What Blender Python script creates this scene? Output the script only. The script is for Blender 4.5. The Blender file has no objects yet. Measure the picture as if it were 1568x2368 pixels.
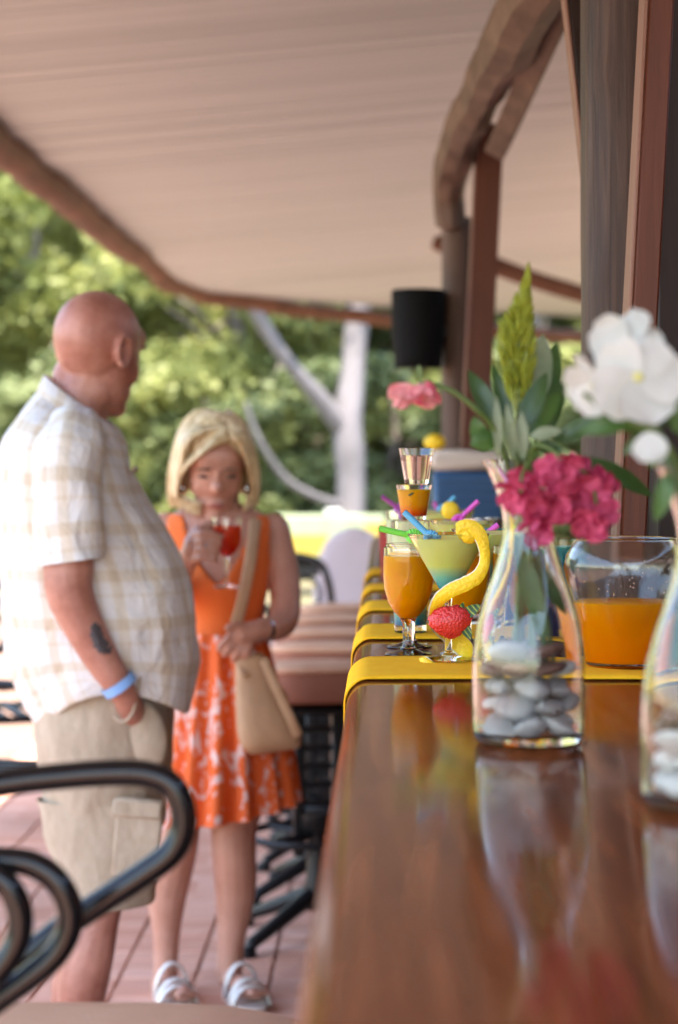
import bpy, math, random
import numpy as np
from mathutils import Vector, Matrix, noise as mnoise
R = math.radians
random.seed(7); rng = np.random.default_rng(7)
S = bpy.context.scene
C = S.collection

# ---------------------------------------------------------------- camera, sky, sun, exposure
CAMZ = 1.38; F = 5000.0; VX = 890.0; VY = 1050.0        # focal length and principal point on a 1568 x 2367 picture
cam = bpy.data.cameras.new('camera'); camo = bpy.data.objects.new('camera', cam); C.objects.link(camo)
camo.location = (0, 0, CAMZ); camo.rotation_euler = (R(90), 0, 0)
cam.sensor_fit = 'VERTICAL'; cam.sensor_height = 23.6; cam.lens = F / 2367 * 23.6
cam.shift_x = -(VX - 784) / 2367; cam.shift_y = (VY - 1183.5) / 2367
cam.clip_start = 0.05; cam.clip_end = 2000
cam.dof.use_dof = True; cam.dof.focus_distance = 2.93; cam.dof.aperture_fstop = 2.8
S.camera = camo
SUN_EL, SUN_AZ = R(68), R(-172)      # high sun from behind the camera, a little to the left
w = bpy.data.worlds.new('World'); S.world = w; w.use_nodes = True
nt = w.node_tree; nt.nodes.clear()
sky = nt.nodes.new('ShaderNodeTexSky'); sky.sky_type = 'NISHITA'; sky.sun_disc = False
sky.sun_elevation = SUN_EL; sky.sun_rotation = SUN_AZ
bg = nt.nodes.new('ShaderNodeBackground'); bg.inputs[1].default_value = 0.15
wo = nt.nodes.new('ShaderNodeOutputWorld')
nt.links.new(sky.outputs[0], bg.inputs[0]); nt.links.new(bg.outputs[0], wo.inputs[0])
sl = bpy.data.lights.new('sun', 'SUN'); sl.energy = 3.0; sl.angle = R(0.6); sl.color = (1, 0.95, 0.87)
so = bpy.data.objects.new('sun', sl); C.objects.link(so)
sd = Vector((math.sin(SUN_AZ) * math.cos(SUN_EL), math.cos(SUN_AZ) * math.cos(SUN_EL), math.sin(SUN_EL)))
so.rotation_euler = sd.to_track_quat('Z', 'Y').to_euler(); so.location = sd * 30
S.view_settings.view_transform = 'Standard'; S.view_settings.look = 'None'
S.view_settings.exposure = 2.82; S.view_settings.gamma = 1.0
S.view_settings.use_white_balance = True; S.view_settings.white_balance_temperature = 7050; S.view_settings.white_balance_tint = 10.0
S.cycles.use_denoising = True
S.cycles.max_bounces = 18; S.cycles.diffuse_bounces = 5; S.cycles.glossy_bounces = 4
S.cycles.transmission_bounces = 16; S.cycles.transparent_max_bounces = 12
S.cycles.sample_clamp_indirect = 6.0
S.cycles.caustics_reflective = False; S.cycles.caustics_refractive = True

# ---------------------------------------------------------------- helpers
def at(x, y, Y):
    return Vector(((x - VX) / F * Y, Y, CAMZ - (y - VY) / F * Y))
def lerp(a, b, t): return a + (b - a) * t

class M:
    def __init__(s): s.v = []; s.f = []; s.uv = {}
    def add(s, vs, fs, uv=None):
        o = len(s.v); s.v.extend([tuple(p) for p in vs]); s.f.extend([tuple(i + o for i in f) for f in fs])
        if uv:
            for i, u in enumerate(uv): s.uv[o + i] = u
        return s
    def box(s, c, d, rot=None, bev=0.0):
        hx, hy, hz = d[0] / 2, d[1] / 2, d[2] / 2
        b = min(bev, hx * .9, hy * .9, hz * .9)
        if b <= 0:
            vs = [Vector((x * hx, y * hy, z * hz)) for x in (-1, 1) for y in (-1, 1) for z in (-1, 1)]
            fs = [(0, 1, 3, 2), (4, 6, 7, 5), (0, 4, 5, 1), (2, 3, 7, 6), (0, 2, 6, 4), (1, 5, 7, 3)]
        else:
            vs = []; idx = {}
            for x in (-1, 1):
                for y in (-1, 1):
                    for z in (-1, 1):
                        for a in range(3):
                            p = [x * hx, y * hy, z * hz]
                            for k in range(3):
                                if k != a: p[k] -= (x, y, z)[k] * b
                            idx[(x, y, z, a)] = len(vs); vs.append(Vector(p))
            fs = []
            def q(keys): fs.append(tuple(idx[k] for k in keys))
            for sx in (-1, 1):
                q([(sx, -1, -1, 0), (sx, 1, -1, 0), (sx, 1, 1, 0), (sx, -1, 1, 0)][::sx])
                q([(-1, sx, -1, 1), (1, sx, -1, 1), (1, sx, 1, 1), (-1, sx, 1, 1)][::-sx])
                q([(-1, -1, sx, 2), (1, -1, sx, 2), (1, 1, sx, 2), (-1, 1, sx, 2)][::sx])
            for a in (-1, 1):
                for c2 in (-1, 1):
                    q([(a, c2, -1, 0), (a, c2, 1, 0), (a, c2, 1, 1), (a, c2, -1, 1)][::-a * c2])
                    q([(a, -1, c2, 0), (a, 1, c2, 0), (a, 1, c2, 2), (a, -1, c2, 2)][::a * c2])
                    q([(-1, a, c2, 1), (1, a, c2, 1), (1, a, c2, 2), (-1, a, c2, 2)][::-a * c2])
                    for z in (-1, 1):
                        q([(a, c2, z, 0), (a, c2, z, 1), (a, c2, z, 2)][::a * c2 * z])
        if rot is not None: vs = [rot @ p for p in vs]
        c = Vector(c)
        return s.add([p + c for p in vs], fs)
    def lathe(s, prof, n=48, c=(0, 0, 0), rot=None, a0=0.0):
        vs = []; fs = []; rings = []
        for r, z in prof:
            if r < 1e-6: rings.append([len(vs)]); vs.append(Vector((0, 0, z)))
            else:
                rings.append(list(range(len(vs), len(vs) + n)))
                for i in range(n):
                    a = a0 + 2 * math.pi * i / n; vs.append(Vector((r * math.cos(a), r * math.sin(a), z)))
        for A, B in zip(rings, rings[1:]):
            for i in range(n):
                j = (i + 1) % n
                if len(A) == 1 and len(B) == 1: continue
                if len(A) == 1: fs.append((A[0], B[j], B[i]))
                elif len(B) == 1: fs.append((A[i], A[j], B[0]))
                else: fs.append((A[i], A[j], B[j], B[i]))
        if rot is not None: vs = [rot @ p for p in vs]
        c = Vector(c)
        return s.add([p + c for p in vs], fs)
    def tube(s, pts, rad, n=10, cap=True, flat=None, closed=False):
        pts = [Vector(p) for p in pts]; m = len(pts)
        if not hasattr(rad, '__len__'): rad = [rad] * m
        vs = []; fs = []; ref = None
        for i, p in enumerate(pts):
            if closed: t = (pts[(i + 1) % m] - pts[i - 1])
            else: t = pts[min(i + 1, m - 1)] - pts[max(i - 1, 0)]
            t = t.normalized() if t.length > 1e-9 else Vector((0, 0, 1))
            if ref is None:
                ref = Vector((0, 0, 1)) if abs(t.z) < .9 else Vector((0, 1, 0))
                if flat is not None: ref = Vector(flat[2])
            ref = (ref - t * ref.dot(t)).normalized(); b = t.cross(ref)
            fa, fb = (flat[0], flat[1]) if flat is not None else (1, 1)
            for k in range(n):
                a = 2 * math.pi * k / n
                vs.append(p + ref * (math.cos(a) * rad[i] * fa) + b * (math.sin(a) * rad[i] * fb))
        for i in range(m if closed else m - 1):
            for k in range(n):
                l = (k + 1) % n; i2 = (i + 1) % m
                fs.append((i * n + k, i * n + l, i2 * n + l, i2 * n + k))
        if cap and not closed:
            for e, sg in ((0, -1), (m - 1, 1)):
                ci = len(vs); t = (pts[e] - pts[e - 1 if e else 1]).normalized()
                vs.append(pts[e] + t * rad[e] * .5)
                for k in range(n):
                    l = (k + 1) % n
                    fs.append((e * n + k, e * n + l, ci) if sg > 0 else (e * n + l, e * n + k, ci))
        return s.add(vs, fs)
    def ell(s, c, r, rot=None, nu=20, nv=12, fn=None):
        vs = [Vector((0, 0, -1))]; fs = []
        for j in range(1, nv):
            t = math.pi * j / nv - math.pi / 2
            for i in range(nu):
                a = 2 * math.pi * i / nu
                vs.append(Vector((math.cos(t) * math.cos(a), math.cos(t) * math.sin(a), math.sin(t))))
        vs.append(Vector((0, 0, 1))); T = len(vs) - 1
        for i in range(nu):
            k = (i + 1) % nu
            fs.append((0, 1 + k, 1 + i))
            for j in range(nv - 2):
                a = 1 + j * nu
                fs.append((a + i, a + k, a + nu + k, a + nu + i))
            a = 1 + (nv - 2) * nu
            fs.append((a + i, a + k, T))
        if fn: vs = [fn(p) for p in vs]
        vs = [Vector((p.x * r[0], p.y * r[1], p.z * r[2])) for p in vs]
        if rot is not None: vs = [rot @ p for p in vs]
        c = Vector(c)
        return s.add([p + c for p in vs], fs)
    def rings(s, rings, closed=True, cap=(False, False), uvs=None):
        n = len(rings[0]); vs = [p for r in rings for p in r]; fs = []
        for i in range(len(rings) - 1):
            for k in range(n if closed else n - 1):
                l = (k + 1) % n
                fs.append((i * n + k, i * n + l, (i + 1) * n + l, (i + 1) * n + k))
        if cap[0]:
            vs.append(sum((Vector(p) for p in rings[0]), Vector()) / n); c = len(vs) - 1
            fs += [((k + 1) % n, k, c) for k in range(n)]
        if cap[1]:
            vs.append(sum((Vector(p) for p in rings[-1]), Vector()) / n); c = len(vs) - 1; o = (len(rings) - 1) * n
            fs += [(o + k, o + (k + 1) % n, c) for k in range(n)]
        return s.add(vs, fs)
    def mesh(s, name, sharp=40):
        me = bpy.data.meshes.new(name); me.from_pydata(s.v, [], s.f)
        if s.uv:
            ul = me.uv_layers.new(name='UVMap')
            li = np.zeros(len(me.loops), dtype=np.int32); me.loops.foreach_get('vertex_index', li)
            arr = np.zeros((len(s.v), 2)); 
            for i, u in s.uv.items(): arr[i] = u
            ul.data.foreach_set('uv', arr[li].ravel())
        me.polygons.foreach_set('use_smooth', [True] * len(me.polygons))
        if sharp is not None: me.set_sharp_from_angle(angle=R(sharp))
        me.update(); return me
    def build(s, name, mat, parent=None, world=False, sharp=40, **props):
        return put(name, s.mesh(name, sharp), mat, parent, world, **props)

def put(name, me, mat, parent=None, world=False, **props):
    o = bpy.data.objects.new(name, me); C.objects.link(o)
    if mat is not None:
        if len(me.materials) == 0: me.materials.append(mat)
    if parent is not None:
        o.parent = parent
        if world: o.location = -Vector(parent.location) if parent.type == 'EMPTY' else (0, 0, 0)
    for k, v in props.items(): o[k] = v
    return o
def tag(o, label, cat, group=None):
    o['label'] = label; o['category'] = cat
    if group: o['group'] = group
    return o
def thing(name, label, cat, loc=(0, 0, 0), group=None, rz=0.0):
    o = bpy.data.objects.new(name, None); C.objects.link(o); o.location = loc; o.rotation_euler = (0, 0, rz)
    o.empty_display_size = .05
    return tag(o, label, cat, group)
def dup(root, loc, rz, label, group=None, scale=None):
    r = root.copy(); C.objects.link(r); r.location = loc; r.rotation_euler = (0, 0, rz)
    if scale: r.scale = scale
    r['label'] = label
    if group: r['group'] = group
    for ch in list(root.children):
        c = ch.copy(); C.objects.link(c); c.parent = r
        for g in ch.children:
            d = g.copy(); C.objects.link(d); d.parent = c
    return r
def struct(o): o['kind'] = 'structure'; return o
def spline(pts, k=8):
    """Catmull-Rom through points (any dimension)"""
    P = [np.array(p, float) for p in pts]; out = []
    for i in range(len(P) - 1):
        a, b, c, d = P[max(i - 1, 0)], P[i], P[i + 1], P[min(i + 2, len(P) - 1)]
        for t in np.linspace(0, 1, k, endpoint=False):
            out.append(.5 * (2 * b + (c - a) * t + (2 * a - 5 * b + 4 * c - d) * t * t + (3 * b - a - 3 * c + d) * t ** 3))
    out.append(P[-1]); return out
def remesh(m, voxel, it=6, fac=.5):
    o = bpy.data.objects.new('tmp', m.mesh('tmp', None)); C.objects.link(o)
    md = o.modifiers.new('r', 'REMESH'); md.mode = 'VOXEL'; md.voxel_size = voxel; md.use_smooth_shade = True
    sm = o.modifiers.new('s', 'SMOOTH'); sm.iterations = it; sm.factor = fac
    bpy.context.view_layer.update()
    me = bpy.data.meshes.new_from_object(o.evaluated_get(bpy.context.evaluated_depsgraph_get()))
    bpy.data.objects.remove(o)
    me.polygons.foreach_set('use_smooth', [True] * len(me.polygons))
    return me

# ---------------------------------------------------------------- materials
MT = {}
def nodes(name):
    m = bpy.data.materials.new(name); m.use_nodes = True; t = m.node_tree
    return m, t, t.nodes['Principled BSDF'], t.nodes['Material Output']
def N(t, kind, **kw):
    n = t.nodes.new(kind)
    for k, v in kw.items():
        if k in n.inputs: n.inputs[k].default_value = v
        else: setattr(n, k, v)
    return n
def ramp(t, src, stops):
    r = t.nodes.new('ShaderNodeValToRGB'); e = r.color_ramp.elements
    while len(e) < len(stops): e.new(.5)
    for i, (p, c) in enumerate(stops): e[i].position = p; e[i].color = (*c, 1) if len(c) == 3 else c
    t.links.new(src, r.inputs[0]); return r.outputs[0]
def coords(t, scale=(1, 1, 1), kind='Object', rot=(0, 0, 0)):
    tc = t.nodes.new('ShaderNodeTexCoord'); mp = t.nodes.new('ShaderNodeMapping')
    mp.inputs['Scale'].default_value = scale; mp.inputs['Rotation'].default_value = rot
    t.links.new(tc.outputs[kind], mp.inputs[0]); return mp.outputs[0]
def simple(name, col, rough=.5, metal=0, var=None, scale=8, stretch=(1, 1, 1), bump=0, bscale=60, coat=0, sss=0, spec=.5, detail=5, sheen=0):
    m, t, p, o = nodes(name)
    p.inputs['Base Color'].default_value = (*col, 1); p.inputs['Roughness'].default_value = rough
    p.inputs['Metallic'].default_value = metal; p.inputs['Specular IOR Level'].default_value = spec
    p.inputs['Coat Weight'].default_value = coat; p.inputs['Coat Roughness'].default_value = .06
    p.inputs['Sheen Weight'].default_value = sheen
    if sss:
        p.inputs['Subsurface Weight'].default_value = sss; p.inputs['Subsurface Radius'].default_value = (.012, .005, .003)
        p.inputs['Subsurface Scale'].default_value = 1.0
    cd = coords(t, stretch)
    if var:
        n = N(t, 'ShaderNodeTexNoise', Scale=scale, Detail=detail, Roughness=.6); t.links.new(cd, n.inputs['Vector'])
        t.links.new(ramp(t, n.outputs['Fac'], [(.3, col), (.7, var)]), p.inputs['Base Color'])
    if bump:
        n = N(t, 'ShaderNodeTexNoise', Scale=bscale, Detail=4); t.links.new(cd, n.inputs['Vector'])
        b = N(t, 'ShaderNodeBump', Strength=bump, Distance=.01); t.links.new(n.outputs['Fac'], b.inputs['Height'])
        t.links.new(b.outputs[0], p.inputs['Normal'])
    MT[name] = m; return m
def wood(name, dark, light, rough=.45, grain=(40, 40, 2.0), axis_rot=(0, 0, 0), coat=0, bump=.25, mid=None):
    m, t, p, o = nodes(name)
    cd = coords(t, grain, rot=axis_rot)
    n1 = N(t, 'ShaderNodeTexNoise', Scale=1.0, Detail=8, Roughness=.65, Distortion=.8); t.links.new(cd, n1.inputs['Vector'])
    cd2 = coords(t, (6, 6, 1.2), rot=axis_rot)
    n2 = N(t, 'ShaderNodeTexNoise', Scale=1.0, Detail=4); t.links.new(cd2, n2.inputs['Vector'])
    mx = N(t, 'ShaderNodeMix', data_type='FLOAT'); mx.inputs[0].default_value = .45
    t.links.new(n1.outputs['Fac'], mx.inputs[2]); t.links.new(n2.outputs['Fac'], mx.inputs[3])
    st = [(.3, dark), (.72, light)] if mid is None else [(.28, dark), (.5, mid), (.72, light)]
    t.links.new(ramp(t, mx.outputs[0], st), p.inputs['Base Color'])
    p.inputs['Roughness'].default_value = rough; p.inputs['Coat Weight'].default_value = coat; p.inputs['Specular IOR Level'].default_value = .22
    b = N(t, 'ShaderNodeBump', Strength=bump, Distance=.004); t.links.new(n1.outputs['Fac'], b.inputs['Height'])
    t.links.new(b.outputs[0], p.inputs['Normal'])
    MT[name] = m; return m
def glass(name, col=(1, 1, 1), rough=0.0, ior=1.42):
    m, t, p, o = nodes(name)
    p.inputs['Base Color'].default_value = (*col, 1); p.inputs['Roughness'].default_value = rough
    p.inputs['Transmission Weight'].default_value = 1; p.inputs['IOR'].default_value = ior
    MT[name] = m; return m
def liquid(name, stops, z0, z1, rough=.2, sss=.5):
    """coloured drink: colour layers along its own height"""
    m, t, p, o = nodes(name)
    tc = t.nodes.new('ShaderNodeTexCoord'); sx = t.nodes.new('ShaderNodeSeparateXYZ'); t.links.new(tc.outputs['Object'], sx.inputs[0])
    mr = N(t, 'ShaderNodeMapRange'); mr.inputs[1].default_value = z0; mr.inputs[2].default_value = z1
    t.links.new(sx.outputs[2], mr.inputs[0])
    t.links.new(ramp(t, mr.outputs[0], stops), p.inputs['Base Color'])
    p.inputs['Roughness'].default_value = rough
    p.inputs['Subsurface Weight'].default_value = sss; p.inputs['Subsurface Radius'].default_value = (.03, .012, .004)
    p.inputs['Subsurface Scale'].default_value = 1.0; p.inputs['Specular IOR Level'].default_value = .02
    MT[name] = m; return m
def leafmat(name, a, b, trans=.35, rough=.45, scale=3.0, rnd=.16):
    m, t, p, o = nodes(name)
    n = N(t, 'ShaderNodeTexNoise', Scale=scale, Detail=3); t.links.new(coords(t), n.inputs['Vector'])
    oi = N(t, 'ShaderNodeObjectInfo')
    ad = N(t, 'ShaderNodeMath', operation='MULTIPLY_ADD'); ad.inputs[1].default_value = rnd; t.links.new(oi.outputs['Random'], ad.inputs[0]); t.links.new(n.outputs['Fac'], ad.inputs[2])
    c = ramp(t, ad.outputs[0], [(.4, a), (.72, b)]); t.links.new(c, p.inputs['Base Color'])
    p.inputs['Roughness'].default_value = rough
    nb_ = N(t, 'ShaderNodeTexNoise', Scale=scale * 5, Detail=3, Distortion=1.0); t.links.new(coords(t, (1, 1, .35)), nb_.inputs['Vector']); bp = N(t, 'ShaderNodeBump', Strength=.35, Distance=.004); t.links.new(nb_.outputs['Fac'], bp.inputs['Height']); t.links.new(bp.outputs[0], p.inputs['Normal'])
    tr = N(t, 'ShaderNodeBsdfTranslucent'); t.links.new(c, tr.inputs[0])
    mx = N(t, 'ShaderNodeMixShader'); mx.inputs[0].default_value = trans
    t.links.new(p.outputs[0], mx.inputs[1]); t.links.new(tr.outputs[0], mx.inputs[2]); t.links.new(mx.outputs[0], o.inputs[0])
    MT[name] = m; return m

wood('pole_wood', (.008, .004, .003), (.115, .066, .046), .5, (55, 55, 2.4), bump=1.0, mid=(.05, .026, .018))
wood('far_pole_wood', (.05, .028, .02), (.17, .105, .08), .6, (50, 50, 3), bump=.5)
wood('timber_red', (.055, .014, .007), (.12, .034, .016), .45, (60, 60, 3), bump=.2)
wood('timber_lit_edge', (.16, .075, .052), (.24, .125, .09), .5, (60, 60, 3), bump=.15)  # lit side of the timbers: light from the left put into the colour
wood('timber_dark', (.012, .006, .005), (.03, .013, .009), .5, (60, 60, 3), bump=.2)
wood('eave_log', (.06, .024, .015), (.17, .075, .048), .65, (20, 3, 20), bump=.5)
wood('beam_wood', (.045, .026, .019), (.20, .13, .10), .65, (26, 4, 9), axis_rot=(.45, 0, -.3), bump=.9)
wood('bar_wood', (.035, .012, .008), (.075, .027, .016), .3, (60, 3, 60), bump=.1)
# polished counter top
def _counter():
    m, t, p, o = nodes('counter_wood')
    cd = coords(t, (45, 2.2, 45)); n = N(t, 'ShaderNodeTexNoise', Scale=1, Detail=8, Roughness=.6, Distortion=.5); t.links.new(cd, n.inputs['Vector'])
    t.links.new(ramp(t, n.outputs['Fac'], [(.3, (.075, .018, .006)), (.5, (.17, .046, .014)), (.72, (.29, .09, .03))]), p.inputs['Base Color'])
    p.inputs['Roughness'].default_value = .5; p.inputs['Specular IOR Level'].default_value = 0
    p.inputs['Coat Weight'].default_value = .62; p.inputs['Coat IOR'].default_value = 1.5
    n3 = N(t, 'ShaderNodeTexNoise', Scale=9, Detail=5); t.links.new(coords(t, (1, .5, 1)), n3.inputs['Vector'])
    t.links.new(ramp(t, n3.outputs['Fac'], [(.35, (.065,) * 3), (.7, (.15,) * 3)]), p.inputs['Coat Roughness'])
    n2 = N(t, 'ShaderNodeTexNoise', Scale=14, Detail=2); t.links.new(coords(t, (1, .6, 1)), n2.inputs['Vector'])
    b = N(t, 'ShaderNodeBump', Strength=.03, Distance=.01); t.links.new(n2.outputs['Fac'], b.inputs['Height']); t.links.new(b.outputs[0], p.inputs['Coat Normal'])
    MT['counter_wood'] = m
_counter()
# ceiling planks: pale pinkish paint, weathered
def _plank():
    m, t, p, o = nodes('ceiling_paint')
    oi = N(t, 'ShaderNodeObjectInfo')
    n = N(t, 'ShaderNodeTexNoise', Scale=1, Detail=5); t.links.new(coords(t, (.22, 6.5, 1)), n.inputs['Vector'])
    a = N(t, 'ShaderNodeMath', operation='MULTIPLY_ADD'); a.inputs[1].default_value = .30; t.links.new(oi.outputs['Random'], a.inputs[0]); t.links.new(n.outputs['Fac'], a.inputs[2])
    t.links.new(ramp(t, a.outputs[0], [(.36, (.335, .365, .375)), (.58, (.375, .41, .425)), (.86, (.415, .45, .465))]), p.inputs['Base Color'])
    p.inputs['Roughness'].default_value = .55; MT['ceiling_paint'] = m
_plank()
def _brick():
    m, t, p, o = nodes('brick_paver')
    g = N(t, 'ShaderNodeNewGeometry')
    sc = N(t, 'ShaderNodeVectorMath', operation='MULTIPLY'); sc.inputs[1].default_value = (5, 10, 0); t.links.new(g.outputs['Position'], sc.inputs[0])
    fl = N(t, 'ShaderNodeVectorMath', operation='FLOOR'); t.links.new(sc.outputs[0], fl.inputs[0])
    wn = N(t, 'ShaderNodeTexWhiteNoise', noise_dimensions='3D'); t.links.new(fl.outputs[0], wn.inputs['Vector'])
    n = N(t, 'ShaderNodeTexNoise', Scale=3, Detail=6); t.links.new(g.outputs['Position'], n.inputs['Vector'])
    mx = N(t, 'ShaderNodeMix', data_type='FLOAT'); mx.inputs[0].default_value = .5
    t.links.new(wn.outputs['Value'], mx.inputs[2]); t.links.new(n.outputs['Fac'], mx.inputs[3])
    t.links.new(ramp(t, mx.outputs[0], [(.2, (.60, .29, .20)), (.55, (.69, .37, .27)), (.85, (.75, .44, .345))]), p.inputs['Base Color'])
    p.inputs['Roughness'].default_value = .85; p.inputs['Specular IOR Level'].default_value = .15
    n2 = N(t, 'ShaderNodeTexNoise', Scale=80, Detail=3); t.links.new(g.outputs['Position'], n2.inputs['Vector'])
    b = N(t, 'ShaderNodeBump', Strength=.15, Distance=.01); t.links.new(n2.outputs['Fac'], b.inputs['Height']); t.links.new(b.outputs[0], p.inputs['Normal'])
    MT['brick_paver'] = m
_brick()
simple('mortar', (.30, .19, .15), .9, bump=.2)
simple('earth', (.16, .12, .07), .95, var=(.09, .10, .035), scale=.5, bump=.3, bscale=4)
simple('hill_green', (.07, .09, .025), .95, var=(.16, .16, .05), scale=.25, bump=.6, bscale=2)
simple('bark_grey', (.10, .09, .095), .85, var=(.17, .155, .165), scale=3, stretch=(1, 1, .4), bump=1.0, bscale=9)
simple('bark_dark', (.10, .08, .065), .9, var=(.17, .14, .12), scale=4, bump=.5, bscale=14)
simple('black_metal', (.006, .006, .007), .16, spec=.35, bump=.04, bscale=25)
simple('black_iron', (.008, .008, .009), .4, spec=.3, bump=.1, bscale=60)
simple('speaker_black', (.006, .006, .006), .8, spec=.1, bump=.1, bscale=400)
simple('tan_cushion', (.66, .37, .24), .75, var=(.72, .44, .29), scale=14, bump=.12, bscale=300, spec=.15)
def runner_mat():
    m, t, p, o = nodes('yellow_cloth')
    n = N(t, 'ShaderNodeTexNoise', Scale=20, Detail=4); t.links.new(coords(t, (3, 1, 1)), n.inputs['Vector'])
    t.links.new(ramp(t, n.outputs['Fac'], [(.3, (.95, .48, .02)), (.7, (.98, .54, .03))]), p.inputs['Base Color'])
    p.inputs['Roughness'].default_value = .9; p.inputs['Specular IOR Level'].default_value = .1
    wv = N(t, 'ShaderNodeTexWave', Scale=260); wv.bands_direction = 'Y'; t.links.new(coords(t), wv.inputs['Vector'])
    b = N(t, 'ShaderNodeBump', Strength=.12, Distance=.001); t.links.new(wv.outputs['Fac'], b.inputs['Height']); t.links.new(b.outputs[0], p.inputs['Normal'])
    MT['yellow_cloth'] = m
runner_mat()
glass('clear_glass'); glass('wet_glass', (.97, .97, .97), .09); glass('pink_glass', (1, .86, .86))
orange = [(0, (1, .28, .001)), (.4, (1, .36, .001)), (1, (1, .42, .004))]
liquid('orange_juice', orange, .05, .15)
liquid('bowl_juice', [(0, (1, .20, .001)), (.7, (1, .28, .001)), (1, (1, .34, .01))], 0, .085)
liquid('shot_orange', [(0, (.55, .02, .01)), (.18, (.85, .10, .005)), (.5, (.95, .36, .005)), (1, (.97, .42, .01))], 0.005, .042)
liquid('lime_teal', [(0, (.0, .38, .42)), (.22, (.22, .66, .50)), (.45, (.78, .86, .22)), (1, (.86, .90, .30))], .096, .163)
liquid('tall_teal', [(0, (.0, .10, .28)), (.06, (.0, .22, .36)), (.13, (.10, .45, .40)), (.22, (.75, .85, .50)), (1, (.85, .88, .52))], .006, .165)
liquid('navy_drink', [(0, (.0, .02, .12)), (.5, (.0, .05, .22)), (.9, (.0, .32, .38)), (1, (.05, .45, .42))], .006, .14)
liquid('red_drink', [(0, (.80, .02, .005)), (1, (.95, .08, .03))], .08, .14)
simple('rose_liquid', (.75, .42, .42), .1)
def pinkwater():
    m, t, p, o = nodes('pink_water'); p.inputs['Base Color'].default_value = (.93, .66, .66, 1)
    p.inputs['Roughness'].default_value = .02; p.inputs['Transmission Weight'].default_value = .9; p.inputs['IOR'].default_value = 1.33
    MT['pink_water'] = m
pinkwater()
simple('lemon_peel', (.88, .56, .015), .42, var=(.93, .66, .03), scale=40, bump=.35, bscale=260, sss=.15)
simple('lemon_pith', (.78, .70, .55), .7, bump=.2, bscale=200, sss=.15)
simple('berry_red', (.62, .015, .02), .35, var=(.72, .05, .05), scale=60, coat=.2, sss=.2)
def berrybump():
    m = MT['berry_red']; t = m.node_tree; p = t.nodes['Principled BSDF']
    v = N(t, 'ShaderNodeTexVoronoi', Scale=290.0); t.links.new(coords(t), v.inputs['Vector'])
    b = N(t, 'ShaderNodeBump', Strength=.6, Distance=.003); b.invert = True; t.links.new(v.outputs['Distance'], b.inputs['Height']); t.links.new(b.outputs[0], p.inputs['Normal'])
berrybump()
def berryleaf():
    m, t, p, o = nodes('berry_leaf')
    wv = N(t, 'ShaderNodeTexWave', Scale=55, Distortion=3.0); t.links.new(coords(t, rot=(0, .7, 0)), wv.inputs['Vector'])
    t.links.new(ramp(t, wv.outputs['Fac'], [(.0, (.012, .05, .012)), (.86, (.03, .12, .022)), (.99, (.45, .45, .03))]), p.inputs['Base Color'])
    p.inputs['Roughness'].default_value = .5; MT['berry_leaf'] = m
berryleaf()
def straw_mat(name, col):
    m = simple(name, col, .35, sss=.3); return m
straw_mat('straw_green', (.20, .75, .10)); straw_mat('straw_blue', (.10, .42, .68)); straw_mat('straw_pink', (.72, .10, .52)); straw_mat('straw_purple', (.45, .10, .42))
simple('steel', (.62, .62, .64), .18, metal=1)
simple('cooler_blue', (.006, .06, .16), .45, bump=.05)
simple('cooler_beige', (.56, .46, .38), .55, var=(.60, .50, .42), scale=6)
simple('pebble_grey', (.30, .28, .26), .55, var=(.48, .45, .42), scale=18, bump=.1, bscale=60)
simple('pebble_white', (.66, .62, .56), .55, var=(.74, .71, .66), scale=18, bump=.1, bscale=60)
simple('pebble_brown', (.12, .05, .035), .5, var=(.20, .10, .07), scale=26, bump=.15, bscale=60)
leafmat('leaf_dark', (.03, .075, .016), (.055, .115, .028), .25, .35, 12)
leafmat('leaf_mid', (.05, .12, .02), (.09, .18, .04), .3, .4, 12)
leafmat('leaf_pale', (.16, .21, .11), (.24, .29, .17), .25, .45, 20)
leafmat('stem_green', (.07, .12, .02), (.11, .17, .035), .1, .45, 12)
leafmat('plume_green', (.22, .27, .012), (.34, .38, .03), .3, .6, 25)
leafmat('petal_magenta', (.40, .008, .06), (.72, .10, .22), .3, .6, 55, .3)
leafmat('petal_pink', (.62, .03, .10), (.85, .38, .38), .3, .6, 60, .35)
leafmat('petal_white', (.58, .58, .53), (.68, .68, .64), .3, .6, 20)
simple('flower_eye', (.65, .62, .18), .7)
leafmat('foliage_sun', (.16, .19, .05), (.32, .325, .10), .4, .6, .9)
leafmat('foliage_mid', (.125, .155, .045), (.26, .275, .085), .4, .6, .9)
leafmat('foliage_dark', (.08, .11, .04), (.17, .20, .075), .3, .6, .9)

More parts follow.
